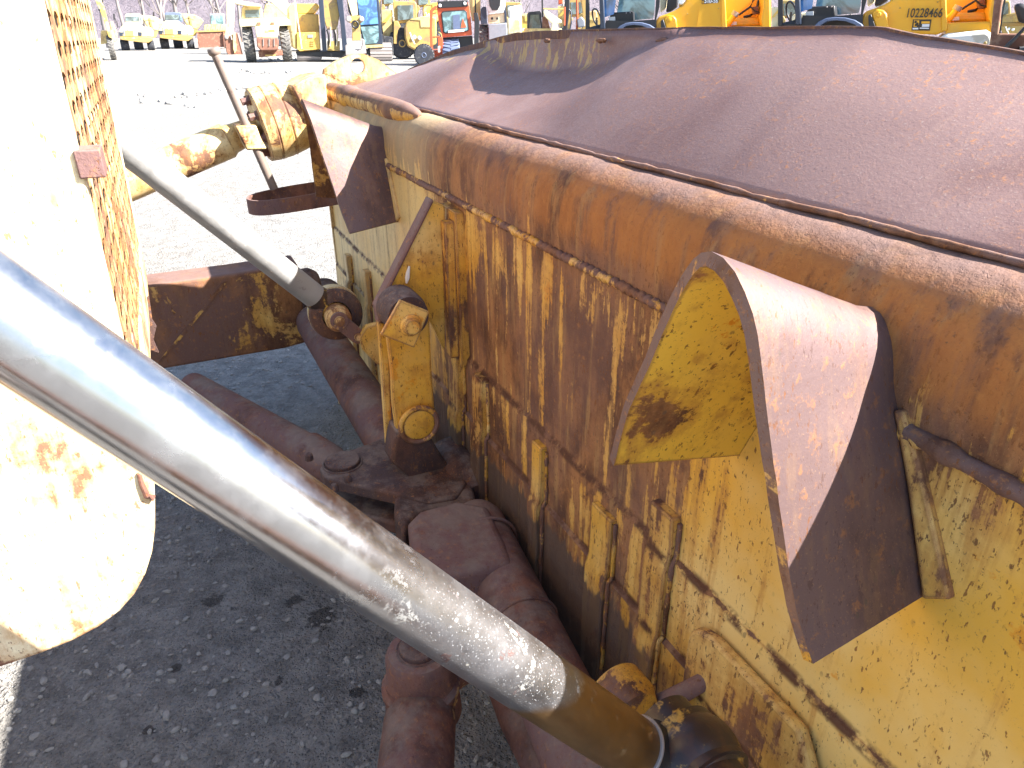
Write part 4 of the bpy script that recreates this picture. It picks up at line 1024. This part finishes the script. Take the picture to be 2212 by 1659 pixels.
m.P('bonnet', [(1785,285),(2048,272),(2036,350),(2030,410),(1802,412)], .0, 1.6, 'bgcream', bevel=.06)
m.P('bonnet_slot', [(1905,325),(1996,318),(2000,340),(1900,345)], -.03, .1, 'bgyel')
b = m.P('push_block', [(1800,412),(2030,402),(2042,440),(2040,535),(2000,545),(1850,548),(1808,505)], -.5, .8, 'rustbg', bevel=.06)
for x in (1872, 1935, 1990): m.Q('push_block_rib', x, 418, x+7, 500, -.56, -.5, 'steelbg', b)
m.P('axle', [(1820,545),(2080,535),(2090,600),(1830,620)], .3, 1.4, 'rustbg', bevel=.05)
m.P('hitch_plate', [(1895,590),(2010,588),(2010,606),(1895,608)], .0, .4, 'bgtan')
m.wheelF(1635, 1805, 282, 680, .3, 'rubber'); m.wheelF(2042, 2200, 275, 672, .3, 'rubber')
m.P('tool_frame', [(1880,150),(1900,60),(1920,60),(1915,150),(1960,80),(1980,80),(1990,195),(1880,200)], 2.2, 2.6, 'bgpale', bevel=.02)

m = Mach('excavator', 'large yellow excavator with blue tinted cab glass and folded stick in the middle distance', 'excavator', K3, 700, gdist(1330, 240))
m.P('engine_house', [(268,75),(292,40),(335,18),(345,60),(350,430),(300,400),(272,320)], .2, 3.4, 'bgpale', bevel=.08)
m.P('counterweight', [(340,30),(425,32),(528,28),(545,60),(500,118),(345,122)], 1.0, 3.6, 'bgyel', bevel=.05)
m.P('platform_box', [(345,120),(536,122),(545,285),(345,290)], .9, 3.0, 'bgtan', bevel=.04)
b = m.P('tool_box', [(350,282),(545,276),(556,425),(380,445),(352,420)], .1, 1.4, 'bgyel', bevel=.04)
m.Q('vent', 446, 300, 492, 326, .05, .2, 'grey', b)
for y in (352, 370, 388): m.Q('louvre', 470, y, 502, y+8, .04, .15, 'bgtan', b)
m.P('boom', [(560,-40),(712,-40),(722,120),(708,215),(685,262),(612,255),(590,180),(560,60)], .2, .9, 'bgtan', bevel=.05)
for a, bb, nm in (((536,-40),(578,-40),0),((690,-40),(748,-40),1)):
    if nm == 0: m.P('boom_cylinder', [(536,-40),(580,-40),(596,200),(612,445),(574,448),(556,200)], -.1, .3, 'darkblue', bevel=.03)
    else: m.P('boom_cylinder', [(690,-40),(748,-40),(768,200),(792,440),(748,445),(730,210)], -.1, .3, 'darkblue', bevel=.03)
for x in (632, 690):
    m.L('hydraulic_hose', [(x-20,255),(x-6,300),(x,390)], 8, .2, 'black'); m.L('hydraulic_hose', [(x+8,232),(x+16,300),(x+6,400)], 6, .15, 'bgcream')
m.Q('swivel_block', 615, 355, 725, 440, .2, 1.0, 'bgtan', bevel=.03)
s_ = m.P('stick', [(780,150),(800,138),(905,136),(925,160),(922,190),(900,205),(905,350),(830,352),(832,205),(790,190)], -1.4, -.9, 'bgtan', bevel=.03)
m.disc('pin', 800, 165, 24, -1.4, .15, 'steelbg', s_); m.disc('pin', 912, 165, 22, -1.4, .15, 'steelbg', s_)
bm = BM(); q = m.E(858, 212, -1.5); torus(bm, q, (0,1,0), .20, .06, 24, 8); obj('link_ring', bm, MT['black'], s_, smooth=True, angle=80)
k = m.P('bucket_link', [(770,395),(800,370),(832,352),(838,395),(850,430),(880,440),(905,425),(918,385),(915,330),(935,345),(955,460),(900,475),(830,472),(775,480)], -1.5, -.9, 'steelbg', bevel=.03)
m.P('stick_cylinder', [(790,0),(850,0),(870,135),(830,140)], -1.2, -.9, 'bgcream', bevel=.03)
c = m.P('cab', [(780,-60),(1050,-60),(1062,0),(1098,412),(930,418),(915,300),(800,100)], .3, 2.2, 'darkblue', bevel=.05)
m.P('windscreen', [(868,-55),(1036,-55),(1056,205),(905,216)], .22, .36, 'glassblue', c)
m.P('lower_window', [(905,232),(1056,222),(1062,340),(1040,372),(945,384)], .22, .36, 'glassteal', c)
m.P('cab_pillar', [(800,-60),(866,-60),(880,130),(850,130)], .18, .3, 'bgcream', c)
m.P('cab_sill', [(925,392),(1102,385),(1104,406),(930,416)], .1, .5, 'bgpale', c)
m.P('turntable', [(340,448),(780,438),(985,430),(985,470),(780,500),(360,482)], .3, 3, 'black', bevel=.04)
def crawler(x0, x1, y0, y1, d):
    a = m.E(x0, y0, d); b2 = m.E(x1, y1, d); r = (a.z-b2.z)/2; bm = BM()
    P2 = [(math.cos(t)*r, math.sin(t)*r) for t in [R(90+180*i/12) for i in range(13)]]
    pts = [(a.x, d+r+q[0], b2.z+r+q[1]) for q in P2]+[(a.x, d+4.5+r-q[0], b2.z+r-q[1]) for q in P2]
    prism(bm, pts, (b2.x-a.x,0,0))
    t = obj('crawler', bm, MT['rubber'], m.root, smooth=True)
    bm = BM()
    for i in range(9):
        an = R(100+18*i); cz = b2.z+r+math.sin(an)*r; cy = d+r+math.cos(an)*r
        e = Vector((0,-math.sin(an),math.cos(an)))*.09; o2 = Vector((0,math.cos(an),math.sin(an)))*.07
        p = Vector((a.x-.03,cy,cz)); prism(bm, [p-e, p+e, p+e*.8+o2, p-e*.8+o2], (b2.x-a.x+.06,0,0))
    obj('track_shoe', bm, MT['steelbg'], t); return t
crawler(350, 560, 440, 520, .4); crawler(985, 1180, 380, 555, .2)
m.L('handrail', [(332,-40),(348,100),(372,250),(395,420)], 5, -.1, 'white')
m.L('handrail', [(395,420),(420,432),(470,430)], 5, -.1, 'bgtan')

def loaderG(ox, oy, label, dist, cabm='bgtan', body='bgpale', scale=1.0):
    K = lambda x, y: K3((x-1300)*scale+1300+ox, (y-120)*scale+120+oy)
    m = Mach('wheel_loader', label, 'loader', K, 1300, dist, 'yellow loaders in the far row')
    c = m.P('cab', [(1180,20),(1205,8),(1375,12),(1388,40),(1392,190),(1200,205)], .8, 2.6, cabm, bevel=.05)
    m.P('windscreen', [(1222,46),(1358,44),(1362,160),(1226,178)], .7, .9, 'glass', c)
    m.P('bonnet', [(1278,235),(1300,190),(1345,160),(1500,130),(1560,150),(1560,380),(1470,430),(1385,440),(1310,405),(1285,330)], 0, 2.6, 'bgtan' if body == 'bgpale' else body, bevel=.12)
    m.P('bonnet_top', [(1330,172),(1400,150),(1500,132),(1520,240),(1420,240),(1415,180)], -.05, 1.5, body, bevel=.05)
    m.P('fender', [(1190,180),(1225,180),(1250,230),(1225,260),(1215,380),(1188,380)], .3, 1.2, 'bgtan', bevel=.03)
    m.P('platform', [(1085,85),(1175,85),(1178,130),(1180,370),(1110,370),(1085,200)], .9, 2.4, body, bevel=.03)
    m.P('ladder', [(1090,200),(1120,160),(1165,110),(1175,125),(1130,190)], .7, .9, 'bgyel')
    m.wheelS(1262, 355, 122, .5, 'tyre_dark', 'bgtan', .8); m.wheelS(1500, 370, 118, .5, 'tyre_dark', 'bgtan', .8)
    for x, y in ((1368,320),(1412,328)): m.disc('work_lamp', x, y, 16, -.05, .08, 'lens')
    m.L('lamp_guard', [(1328,280),(1345,330),(1370,380)], 6, -.2, 'white')
    m.P('attachment_plate', [(1100,310),(1180,320),(1190,480),(1120,470)], .2, .9, 'tyre_dark', bevel=.04)
    return m
m = loaderG(0, 0, 'faded yellow wheel loader with dark tyre between the excavator and the red telehandler', 60)
loaderG(-150, -118, 'pale yellow loader farther back, between the blue cab and the faded yellow loader', 70, body='bgcream', scale=.6)
loaderG(150, -110, 'yellow loader behind the roof of the red telehandler cab', 74, body='bgyel', scale=.6)
loaderG(930, -20, 'yellow loader standing behind the small black cab, left of the telehandlers', 60, body='bgyel', scale=.75)
loaderG(1480, -40, 'yellow loader seen through the cab windows of the first telehandler', 55, body='bgpale', scale=.8)
loaderG(3320, -30, 'cream loader seen through the cab of the telehandler with the long number', 55, body='bgcream', scale=.8)
loaderG(5150, -30, 'tan loader at the right edge behind the brown cab frame', 50, body='bgtan', scale=.8)

m = Mach('telehandler', 'red telehandler with boxy glazed cab and black roof panel', 'telehandler', K3, 1700, 49)
c = m.P('cab', [(1560,50),(1600,12),(1828,4),(1846,60),(1868,296),(1862,305),(1612,325),(1580,200)], .2, 2.0, 'red', bevel=.04)
m.P('roof_panel', [(1564,12),(1830,2),(1832,56),(1574,72)], .1, .5, 'black', c, bevel=.02)
for x, y in ((1590,48),(1804,30)): m.disc('roof_lamp', x, y, 13, .1, .05, 'lens', c)
wf = m.P('windscreen', [(1598,112),(1616,98),(1800,86),(1822,100),(1840,258),(1826,272),(1636,292),(1616,280)], .1, .3, 'black', c, bevel=.02)
m.P('window_glass', [(1608,116),(1622,106),(1796,94),(1814,106),(1830,254),(1820,264),(1640,282),(1626,272)], .07, .2, 'glassteal', wf)
m.P('seat_back', [(1700,130),(1760,125),(1765,250),(1705,255)], .02, .08, 'bluegrey', wf)
m.P('warning_triangle', [(1785,158),(1818,235),(1770,240)], .0, .06, 'red', wf)
m.P('screen_label', [(1660,262),(1798,250),(1800,272),(1662,284)], .02, .08, 'decal_white', wf)
m.P('guard_frame', [(1500,92),(1548,48),(1562,50),(1560,70),(1528,100),(1522,250),(1530,455),(1508,458),(1502,300)], -.3, -.1, 'red', bevel=.02)
m.L('guard_bar', [(1515,120),(1560,110)], 5, -.2, 'red'); m.L('guard_bar', [(1515,320),(1590,318)], 6, -.2, 'red')
m.P('front_post', [(1570,330),(1612,318),(1622,440),(1598,450),(1578,400)], .0, .3, 'red', bevel=.02)
m.P('reflector_strip', [(1572,400),(1590,396),(1592,450),(1574,452)], -.06, .0, 'decal_white')
m.wheelS(1450, 450, 88, -.5, 'tyre_dark', 'bluegrey', .6)
m.wheelF(1606, 1768, 340, 640, -.3, 'bluegrey', 'grey')
m.P('axle_box', [(1600,330),(1870,310),(1880,420),(1620,430)], .6, 2.0, 'black', bevel=.03)
m.P('boom_head', [(1880,110),(1915,110),(1930,185),(1925,375),(1886,380),(1888,200)], .0, .5, 'black', bevel=.02)
m.P('body', [(1480,440),(1880,420),(1880,640),(1480,660)], .4, 4, 'red', bevel=.05)

m = Mach('forklift', 'white forklift truck with black oval opening, beside the red cab', 'forklift', K3, 2040, 52)
m.P('mast', [(1838,-60),(1938,-60),(1940,178),(1868,182),(1850,100)], 1.0, 1.8, 'bgpale', bevel=.03)
m.L('mast_bar', [(1895,-50),(1897,170)], 6, .9, 'black')
b = m.P('bonnet', [(1985,-60),(2160,-60),(2152,60),(2135,112),(2012,128),(1996,60)], .1, 2, 'white', bevel=.05)
m.P('opening', [(2006,-50),(2118,-50),(2108,50),(2088,88),(2040,90),(2018,50)], .04, .2, 'black', b, bevel=.02)
m.P('post', [(1938,140),(1944,75),(1965,55),(1990,62),(1998,205),(1944,210)], .2, .6, 'darkblue', bevel=.02)
m.P('post', [(2140,50),(2158,50),(2170,195),(2150,200)], .2, .6, 'darkblue', bevel=.02)
m.P('front_panel', [(2000,130),(2146,112),(2152,195),(2008,205)], .3, 1.2, 'bgcream', bevel=.02)
for x in (2040, 2085): m.disc('lamp', x, 160, 10, .3, .06, 'black')
m.P('counterweight', [(2008,212),(2166,196),(2172,300),(2150,480),(2012,480)], -.1, 1.6, 'grey', bevel=.05)
m.wheelF(1925, 2012, 215, 480, .1, 'rubber')
m.P('fuel_tank', [(2180,60),(2290,40),(2300,300),(2190,320)], .4, 1.5, 'white', bevel=.1)

m = Mach('skid_loader', 'small loader with black open cab frame and pale yellow arm, left of the telehandlers', 'loader', K4, 230, 34)
m.P('fender', [(-40,160),(60,160),(78,185),(78,300),(-40,300)], -.2, .8, 'bgcream', bevel=.06)
f = m.P('cab_frame', [(130,120),(145,104),(240,94),(252,110),(262,244),(248,244),(236,122),(158,126),(146,244),(130,244)], .3, 1.4, 'black')
m.P('window', [(150,126),(236,118),(246,244),(148,244)], .8, .9, 'glassteal', f)
m.P('lift_arm', [(268,100),(285,80),(330,110),(430,178),(428,200),(392,205),(400,280),(330,280),(345,205),(280,140)], -.1, .3, 'bgcream', bevel=.03)
m.P('mast_plate', [(262,150),(300,130),(330,245),(345,300),(255,300)], .3, .8, 'rustbg', bevel=.02)
m.L('roll_bar', [(262,-30),(264,150)], 8, .2, 'black'); m.L('roll_bar', [(262,75),(460,80)], 5, .2, 'bgtan')
m.P('body', [(100,244),(430,244),(430,420),(100,420)], .2, 2.2, 'bgpale', bevel=.05)
m.wheelS(180, 380, 70, 0, 'tyre_dark', 'bgpale', .4)
m = Mach('work_platform', 'dark mast frame with a thin red post, just left of the first telehandler', 'lift', K4, 530, 24)
m.P('mast', [(458,-40),(500,-40),(498,100),(478,245),(470,400),(430,400),(445,200)], 0, .3, 'black', bevel=.02)
m.L('guard_bar', [(490,80),(510,100),(512,200),(500,260)], 6, -.1, 'darkblue')
m.L('post', [(560,-30),(564,170),(560,260)], 9, .4, 'red')
m.L('post', [(455,60),(452,220)], 7, -.1, 'red')
m.P('column', [(588,-40),(662,-40),(655,120),(640,280),(600,280),(610,100)], .5, .8, 'bgtan', bevel=.02)
m.P('platform', [(400,255),(680,250),(690,420),(400,420)], .3, 1.6, 'darkblue', bevel=.04)
m.P('pump', [(560,170),(600,140),(630,180),(632,230),(570,240)], .2, .5, 'grey', bevel=.03)
m.P('arm', [(400,-30),(440,-30),(436,30),(400,40)], .6, .9, 'red', bevel=.02)

def text(s, m, x0, y0, x1, y1, d, mat, parent, slope=0.0, bold=.0):
    cu = bpy.data.curves.new('lettering', 'FONT'); cu.body = s; cu.extrude = .003; cu.offset = bold
    t = bpy.data.objects.new('tmp', cu); COL.objects.link(t)
    dg = bpy.context.evaluated_depsgraph_get(); me = bpy.data.meshes.new_from_object(t.evaluated_get(dg)); bpy.data.objects.remove(t)
    xs = [v.co.x for v in me.vertices]; ys = [v.co.y for v in me.vertices]
    a = m.E(x0, y1, d); b = m.E(x1, y0, d); ax, ay, bx, by = min(xs), min(ys), max(xs), max(ys)
    for v in me.vertices:
        fx = (v.co.x-ax)/(bx-ax); fy = (v.co.y-ay)/(by-ay)
        v.co = Vector((lerp(a.x,b.x,fx)+0, d+v.co.z, lerp(a.z,b.z,fy)+slope*fx))
    o = bpy.data.objects.new('lettering', me); COL.objects.link(o); me.materials.append(MT[mat]); o.parent = parent; return o

def tele(ox, oy, label, two):
    K = (lambda x, y: K4(1360+(x-1360)*1.2+1807, 170+(y-170)*1.1-45)) if two else K4
    m = Mach('telehandler', label, 'telehandler', K, 1500, 14 if two else 16, 'bright yellow telehandlers behind the blade')
    m.P('cab_post', [(636,-60),(666,-60),(668,260),(634,260)], -.2, -.1, 'black', bevel=.01)
    c = m.P('cab', [(796,-60),(812,-60),(1000,-60),(1240,-60),(1278,-60),(1272,60),(1246,160),(1246,260),(1236,420),(640,420),(640,250),(800,245),(812,176),(1040,180),(1232,168),(1244,0),(1236,-30),(800,-30)], -.1, .1, 'black')
    m.P('cab_back_frame', [(800,200),(1240,190),(1240,420),(650,420),(650,240)], .3, 1.0, 'darkblue', c)
    m.P('cab_post', [(752,-60),(790,-60),(802,250),(762,250)], -.25, -.1, 'darkblue', bevel=.015)
    m.P('front_glass', [(790,-60),(905,-60),(880,122),(796,152)], .02, .06, 'glassblue', c)
    m.P('rear_glass', [(940,-60),(1236,-60),(1232,100),(1218,160),(1052,176),(1040,96),(905,124),(925,0)], 1.0, 1.05, 'glassteal', c)
    m.P('dashboard', [(845,120),(870,108),(1045,98),(1050,195),(845,205)], .1, .7, 'black', c, bevel=.02)
    m.P('dash_label', [(834,148),(890,144),(892,176),(836,180)], .06, .1, 'decal_white', c)
    for x, y in ((988,112),(1022,110)): m.disc('switch', x, y, 6, .1, .02, 'steelbg', c)
    bm = BM(); torus(bm, m.E(732,150,.35), (.75,.5,.35), .165, .018, 30, 8); obj('steering_wheel', bm, MT['black'], c, smooth=True, angle=80)
    P1 = m.E(732,150,.35); bm = BM(); path(bm, [P1, P1+Vector((.02,.02,-.35))], .02); obj('steering_column', bm, MT['black'], c, smooth=True)
    # arched fender
    bm = BM(); up = [(896,262),(930,225),(985,198),(1050,190),(1120,194),(1185,212),(1236,245),(1262,285)]; lowr = [(1240,300),(1190,250),(1120,222),(1050,215),(990,222),(945,250),(925,285)]
    prism(bm, [m.E(x,y,-.55) for x,y in up+lowr], (0,.62,0)); obj('fender', bm, MT['bluegrey'], m.root, bevel=.01, smooth=True)
    m.wheelS(1085, 400, 165, -.5, 'tyre_dark', 'orangeyel', .45)
    b = m.P('body', [(1232,300),(1238,215),(1252,165),(1275,142),(1330,122),(1400,92),(1470,48),(1500,8),(1512,-60),(1822,-60),(1836,100),(1846,300),(1780,330),(1300,310)], .0, 1.3, 'orangeyel', bevel=.03)
    m.P('body_facet', [(1618,62),(1706,62),(1716,290),(1590,290)], -.012, .02, 'orangeyel', b)
    l = m.P('hinge_lug', [(1312,180),(1322,148),(1350,128),(1395,135),(1420,165),(1436,290),(1345,290)], -.10, .02, 'orangeyel', b, bevel=.02)
    m.disc('hinge_pin', 1360, 170, 20, -.10, .03, 'orangeyel', l)
    m.P('hose_cover', [(1285,180),(1305,165),(1318,200),(1345,290),(1292,290)], -.14, -.02, 'black', b, bevel=.01)
    for x, y in ((1515,120),(1786,72)): m.disc('bolt', x, y, 5, -.01, .02, 'bgtan', b)
    m.P('mirror', [(1432,-30),(1492,-30),(1490,15),(1470,40),(1436,36)], -.3, -.2, 'white', bevel=.02)
    m.P('exhaust', [(1345,-60),(1440,-60),(1430,60),(1370,100),(1330,108)], 1.5, 2.0, 'black', bevel=.03)
    m.P('boom', [(1275,-60),(1345,-60),(1330,70),(1280,110)], 1.9, 2.4, 'bgcream', bevel=.03)
    m.P('boom_end', [(1440,30),(1530,0),(1530,25),(1445,70)], .2, .6, 'orangeyel', bevel=.02)
    t = m.P('model_plate', [(1640,-20),(1788,-20),(1786,20),(1640,36)], -.012, .0, 'decal_dark', b)
    text('510-56', m, 1662, -14, 1782, 27, -.018, 'decal_white', t, bold=.02)
    m.P('plate_mark', [(1646,8),(1656,6),(1656,30),(1646,31)], -.017, -.012, 'orangeyel', t)
    # rear bay
    m.P('bay_wall', [(1836,-60),(2240,-60),(2240,420),(1846,420)], 1.1, 1.25, 'orangeyel', b)
    m.P('bay_post', [(2168,-60),(2235,-60),(2240,420),(2188,420),(2150,160),(2172,60)], .0, 1.2, 'orangeyel', b, bevel=.03)
    m.P('bay_floor', [(1842,236),(2170,222),(2180,420),(1842,420)], .0, 1.2, 'orangeyel', b, bevel=.03)
    m.P('bright_edge', [(1806,-60),(1842,-60),(1856,240),(1852,300),(1812,300)], -.03, .1, 'orangeyel', b, bevel=.015)
    m.P('fuel_tank', [(1862,160),(2120,152),(2150,170),(2155,230),(1858,238)], .45, 1.0, 'orangeyel', b, bevel=.05)
    h = m.L('filler_neck', [(1850,230),(1895,170),(1925,128)], 26, .35, 'orangeyel', b)
    cpx = m.L('filler_cap', [(1918,138),(1940,102)], 34, .34, 'steelbg', b)
    m.L('hose', [(1960,130),(2000,100),(2060,60),(2085,0),(2090,-40)], 9, .6, 'black', b); m.L('hose', [(2000,150),(2060,135),(2115,90),(2130,0)], 12, .8, 'black', b)
    m.L('hose', [(2060,60),(2100,95),(2140,110),(2150,180)], 7, .5, 'black', b)
    m.P('valve_block', [(2075,60),(2130,50),(2135,120),(2085,130)], .6, .9, 'rustbg', b, bevel=.02)
    m.P('tank_label', [(1882,190),(1940,186),(1942,214),(1884,220)], .42, .46, 'decal_white', b)
    m.wheelS(2010, 480, 150, .0, 'tyre_dark', 'orangeyel', .45)
    return m, b, c
MK = []
tele(0, 0, 'bright yellow telehandler with open black cab, left one of the pair, no number painted', False)
def tele2():
    m, b, c = tele(0, 0, 'bright yellow telehandler with 10228466 stencilled on its side, right one of the pair', True)
    q = lambda x, y: (1360+(x+2212-1807-1360)/1.2, 170+(y+45-170)/1.1)
    (x0, y0), (x1, y1) = q(1198, 68), q(1520, 152)
    text('10228466', m, x0, y0, x1, y1, -.05, 'decal_dark', b, slope=0, bold=.012)
    t = m.P('warning_label', [q(1252,168), q(1412,168), q(1398,265), q(1240,262)], -.016, .0, 'decal_dark', b)
    m.P('label_panel', [q(1262,176), q(1308,176), q(1302,232), q(1256,232)], -.022, -.016, 'orangeyel', t)
    m.P('label_panel', [q(1326,184), q(1398,184), q(1396,204), q(1324,204)], -.022, -.016, 'orangeyel', t)
    m.P('label_panel', [q(1332,208), q(1396,208), q(1393,232), q(1329,232)], -.022, -.016, 'decal_white', t)
    m.P('label_panel', [q(1312,238), q(1392,240), q(1390,250), q(1310,248)], -.022, -.016, 'decal_white', t)
    m.P('label_panel', [q(1250,240), q(1300,240), q(1298,254), q(1248,254)], -.022, -.016, 'decal_white', t)
    bm = BM()
    for k, (x, y) in enumerate(((1275,190),(1290,205),(1278,215),(1296,222))):
        a = m.E(*q(x, y), -.024); lathe(bm, a, (0,-1,0), [(0,.018),(.003,.018)], 10)
    obj('label_symbol', bm, MT['decal_dark'], t)
    m.P('rear_tank', [q(1485,315), q(1560,288), q(1888,258), q(1935,285), q(1955,330), q(1958,560), q(1480,560)], -.12, .9, 'white', b, bevel=.06)
    m.disc('tank_bolt', *q(1875,372), 12, -.12, .02, 'bgtan', b)
tele2()
m = Mach('forklift', 'brown cab frame with dark tyre cut off at the right edge', 'forklift', K4, 4300, 13)
f = m.P('cab_frame', [(4172,-60),(4258,-60),(4232,60),(4205,290),(4500,290),(4500,440),(4120,440),(4140,250)], 0, .25, 'rustbg', bevel=.02)
m.P('post', [(4258,-60),(4280,-60),(4250,80),(4222,290),(4205,290)], -.05, .0, 'black')
m.P('seat', [(4330,40),(4400,20),(4480,60),(4480,200),(4380,200)], .5, .9, 'black', bevel=.06)
m.P('crossbar', [(4225,190),(4480,185),(4480,225),(4220,230)], .6, .8, 'bgtan', bevel=.02)
m.wheelS(4460, 420, 190, -.5, 'tyre_dark', 'grey', .5)
m.P('fender', [(4230,420),(4330,330),(4424,230),(4520,190),(4520,215),(4430,262),(4340,360),(4260,440)], -.5, 0, 'black', bevel=.02)

# ------------------------------------------------------------ bare trees on the slope
def tree(x, y, h, seed, label):
    rnd = random.Random(seed)
    root = empty('bare_tree', label, 'tree', (x, y, max(0,(y-175)*.37) if y > 175 else 0), 0, 'bare trees behind the yard')
    bm = BM(); 
    pts = [Vector((0,0,-.5))]; 
    for i in range(1, 7): pts.append(Vector((rnd.uniform(-.25,.25)*i*.5, rnd.uniform(-.2,.2)*i*.4, h*i/6)))
    r0 = h*.021; path(bm, pts, [r0*(1-.8*i/6) for i in range(7)], 7)
    obj('trunk', bm, MT['bark'], root, smooth=True, angle=80)
    bm = BM()
    def branch(p, d, L, r, dep):
        q = p; P = [p]
        for i in range(4):
            d = (d+Vector((rnd.uniform(-.3,.3), rnd.uniform(-.3,.3), rnd.uniform(-.05,.25)))).normalized(); q = q+d*L/4; P.append(q)
        path(bm, P, [r, r*.85, r*.65, r*.45, r*.2], 4)
        if dep > 0:
            for i in range(3):
                k = rnd.choice((1,2,3,4)); dd = (d+Vector((rnd.uniform(-1,1), rnd.uniform(-1,1), rnd.uniform(-.1,.8)))).normalized(); branch(P[k], dd, L*.6, r*.5, dep-1)
    for i in range(11):
        t = rnd.uniform(.25, 1); k = t*6; j = min(5, int(k)); p = pts[j].lerp(pts[j+1], k-j); a = rnd.uniform(0, 6.28)
        branch(p, Vector((math.cos(a)*.8, math.sin(a)*.8, .8)).normalized(), h*rnd.uniform(.22,.42)*(1.2-t*.6), r0*(.45-.25*t), 2)
    obj('crown', bm, MT['bark'], root)
tr = random.Random(5)
for i in range(30):
    xs = [470,560,640,690,740,830,860,935,1060,1120,1560,1620,2040][i] if i < 13 else 400+3600*((i-13)/16.0)
    d = tr.uniform(105, 165); r = ray(xs*.553, 33); dd = Vector((r.x, r.y)).normalized()*d
    tree(dd.x, dd.y, tr.uniform(11, 17), i, 'bare leafless tree behind the parked machines')
#<<BACKGROUND

# ------------------------------------------------------------ light, sky, camera
a_, b_, c_ = 1.0, .84, 1.08
SUN = (-N*a_-U*b_+Vector((0,0,1))*c_).normalized()
elev = math.asin(SUN.z); az = math.atan2(SUN.x, SUN.y)
ld = bpy.data.lights.new('sun', 'SUN'); ld.energy = 5.0; ld.angle = R(.5); ld.color = (1,.95,.87)
lo = bpy.data.objects.new('sun', ld); COL.objects.link(lo); lo.rotation_euler = SUN.to_track_quat('Z','Y').to_euler(); lo.location = (0,0,30)
w = bpy.data.worlds.new('World'); sc.world = w; w.use_nodes = True
nt = w.node_tree; bg = nt.nodes['Background']; sk = nt.nodes.new('ShaderNodeTexSky')
sk.sky_type = 'NISHITA'; sk.sun_disc = False; sk.sun_elevation = elev; sk.sun_rotation = az; sk.air_density = 1.0; sk.dust_density = 1.0
nt.links.new(sk.outputs[0], bg.inputs[0]); bg.inputs[1].default_value = .076
cd = bpy.data.cameras.new('camera'); co = bpy.data.objects.new('camera', cd); COL.objects.link(co)
co.location = CAM; co.rotation_euler = (math.pi/2-PITCH, 0, 0)
cd.sensor_fit = 'HORIZONTAL'; cd.sensor_width = 36; cd.lens = F/2212*36; cd.clip_start = .02; cd.clip_end = 2000
sc.camera = co
sc.view_settings.view_transform = 'Standard'; sc.view_settings.look = 'None'; sc.view_settings.gamma = 1; sc.view_settings.exposure = 2.2
sc.cycles.max_bounces = 8
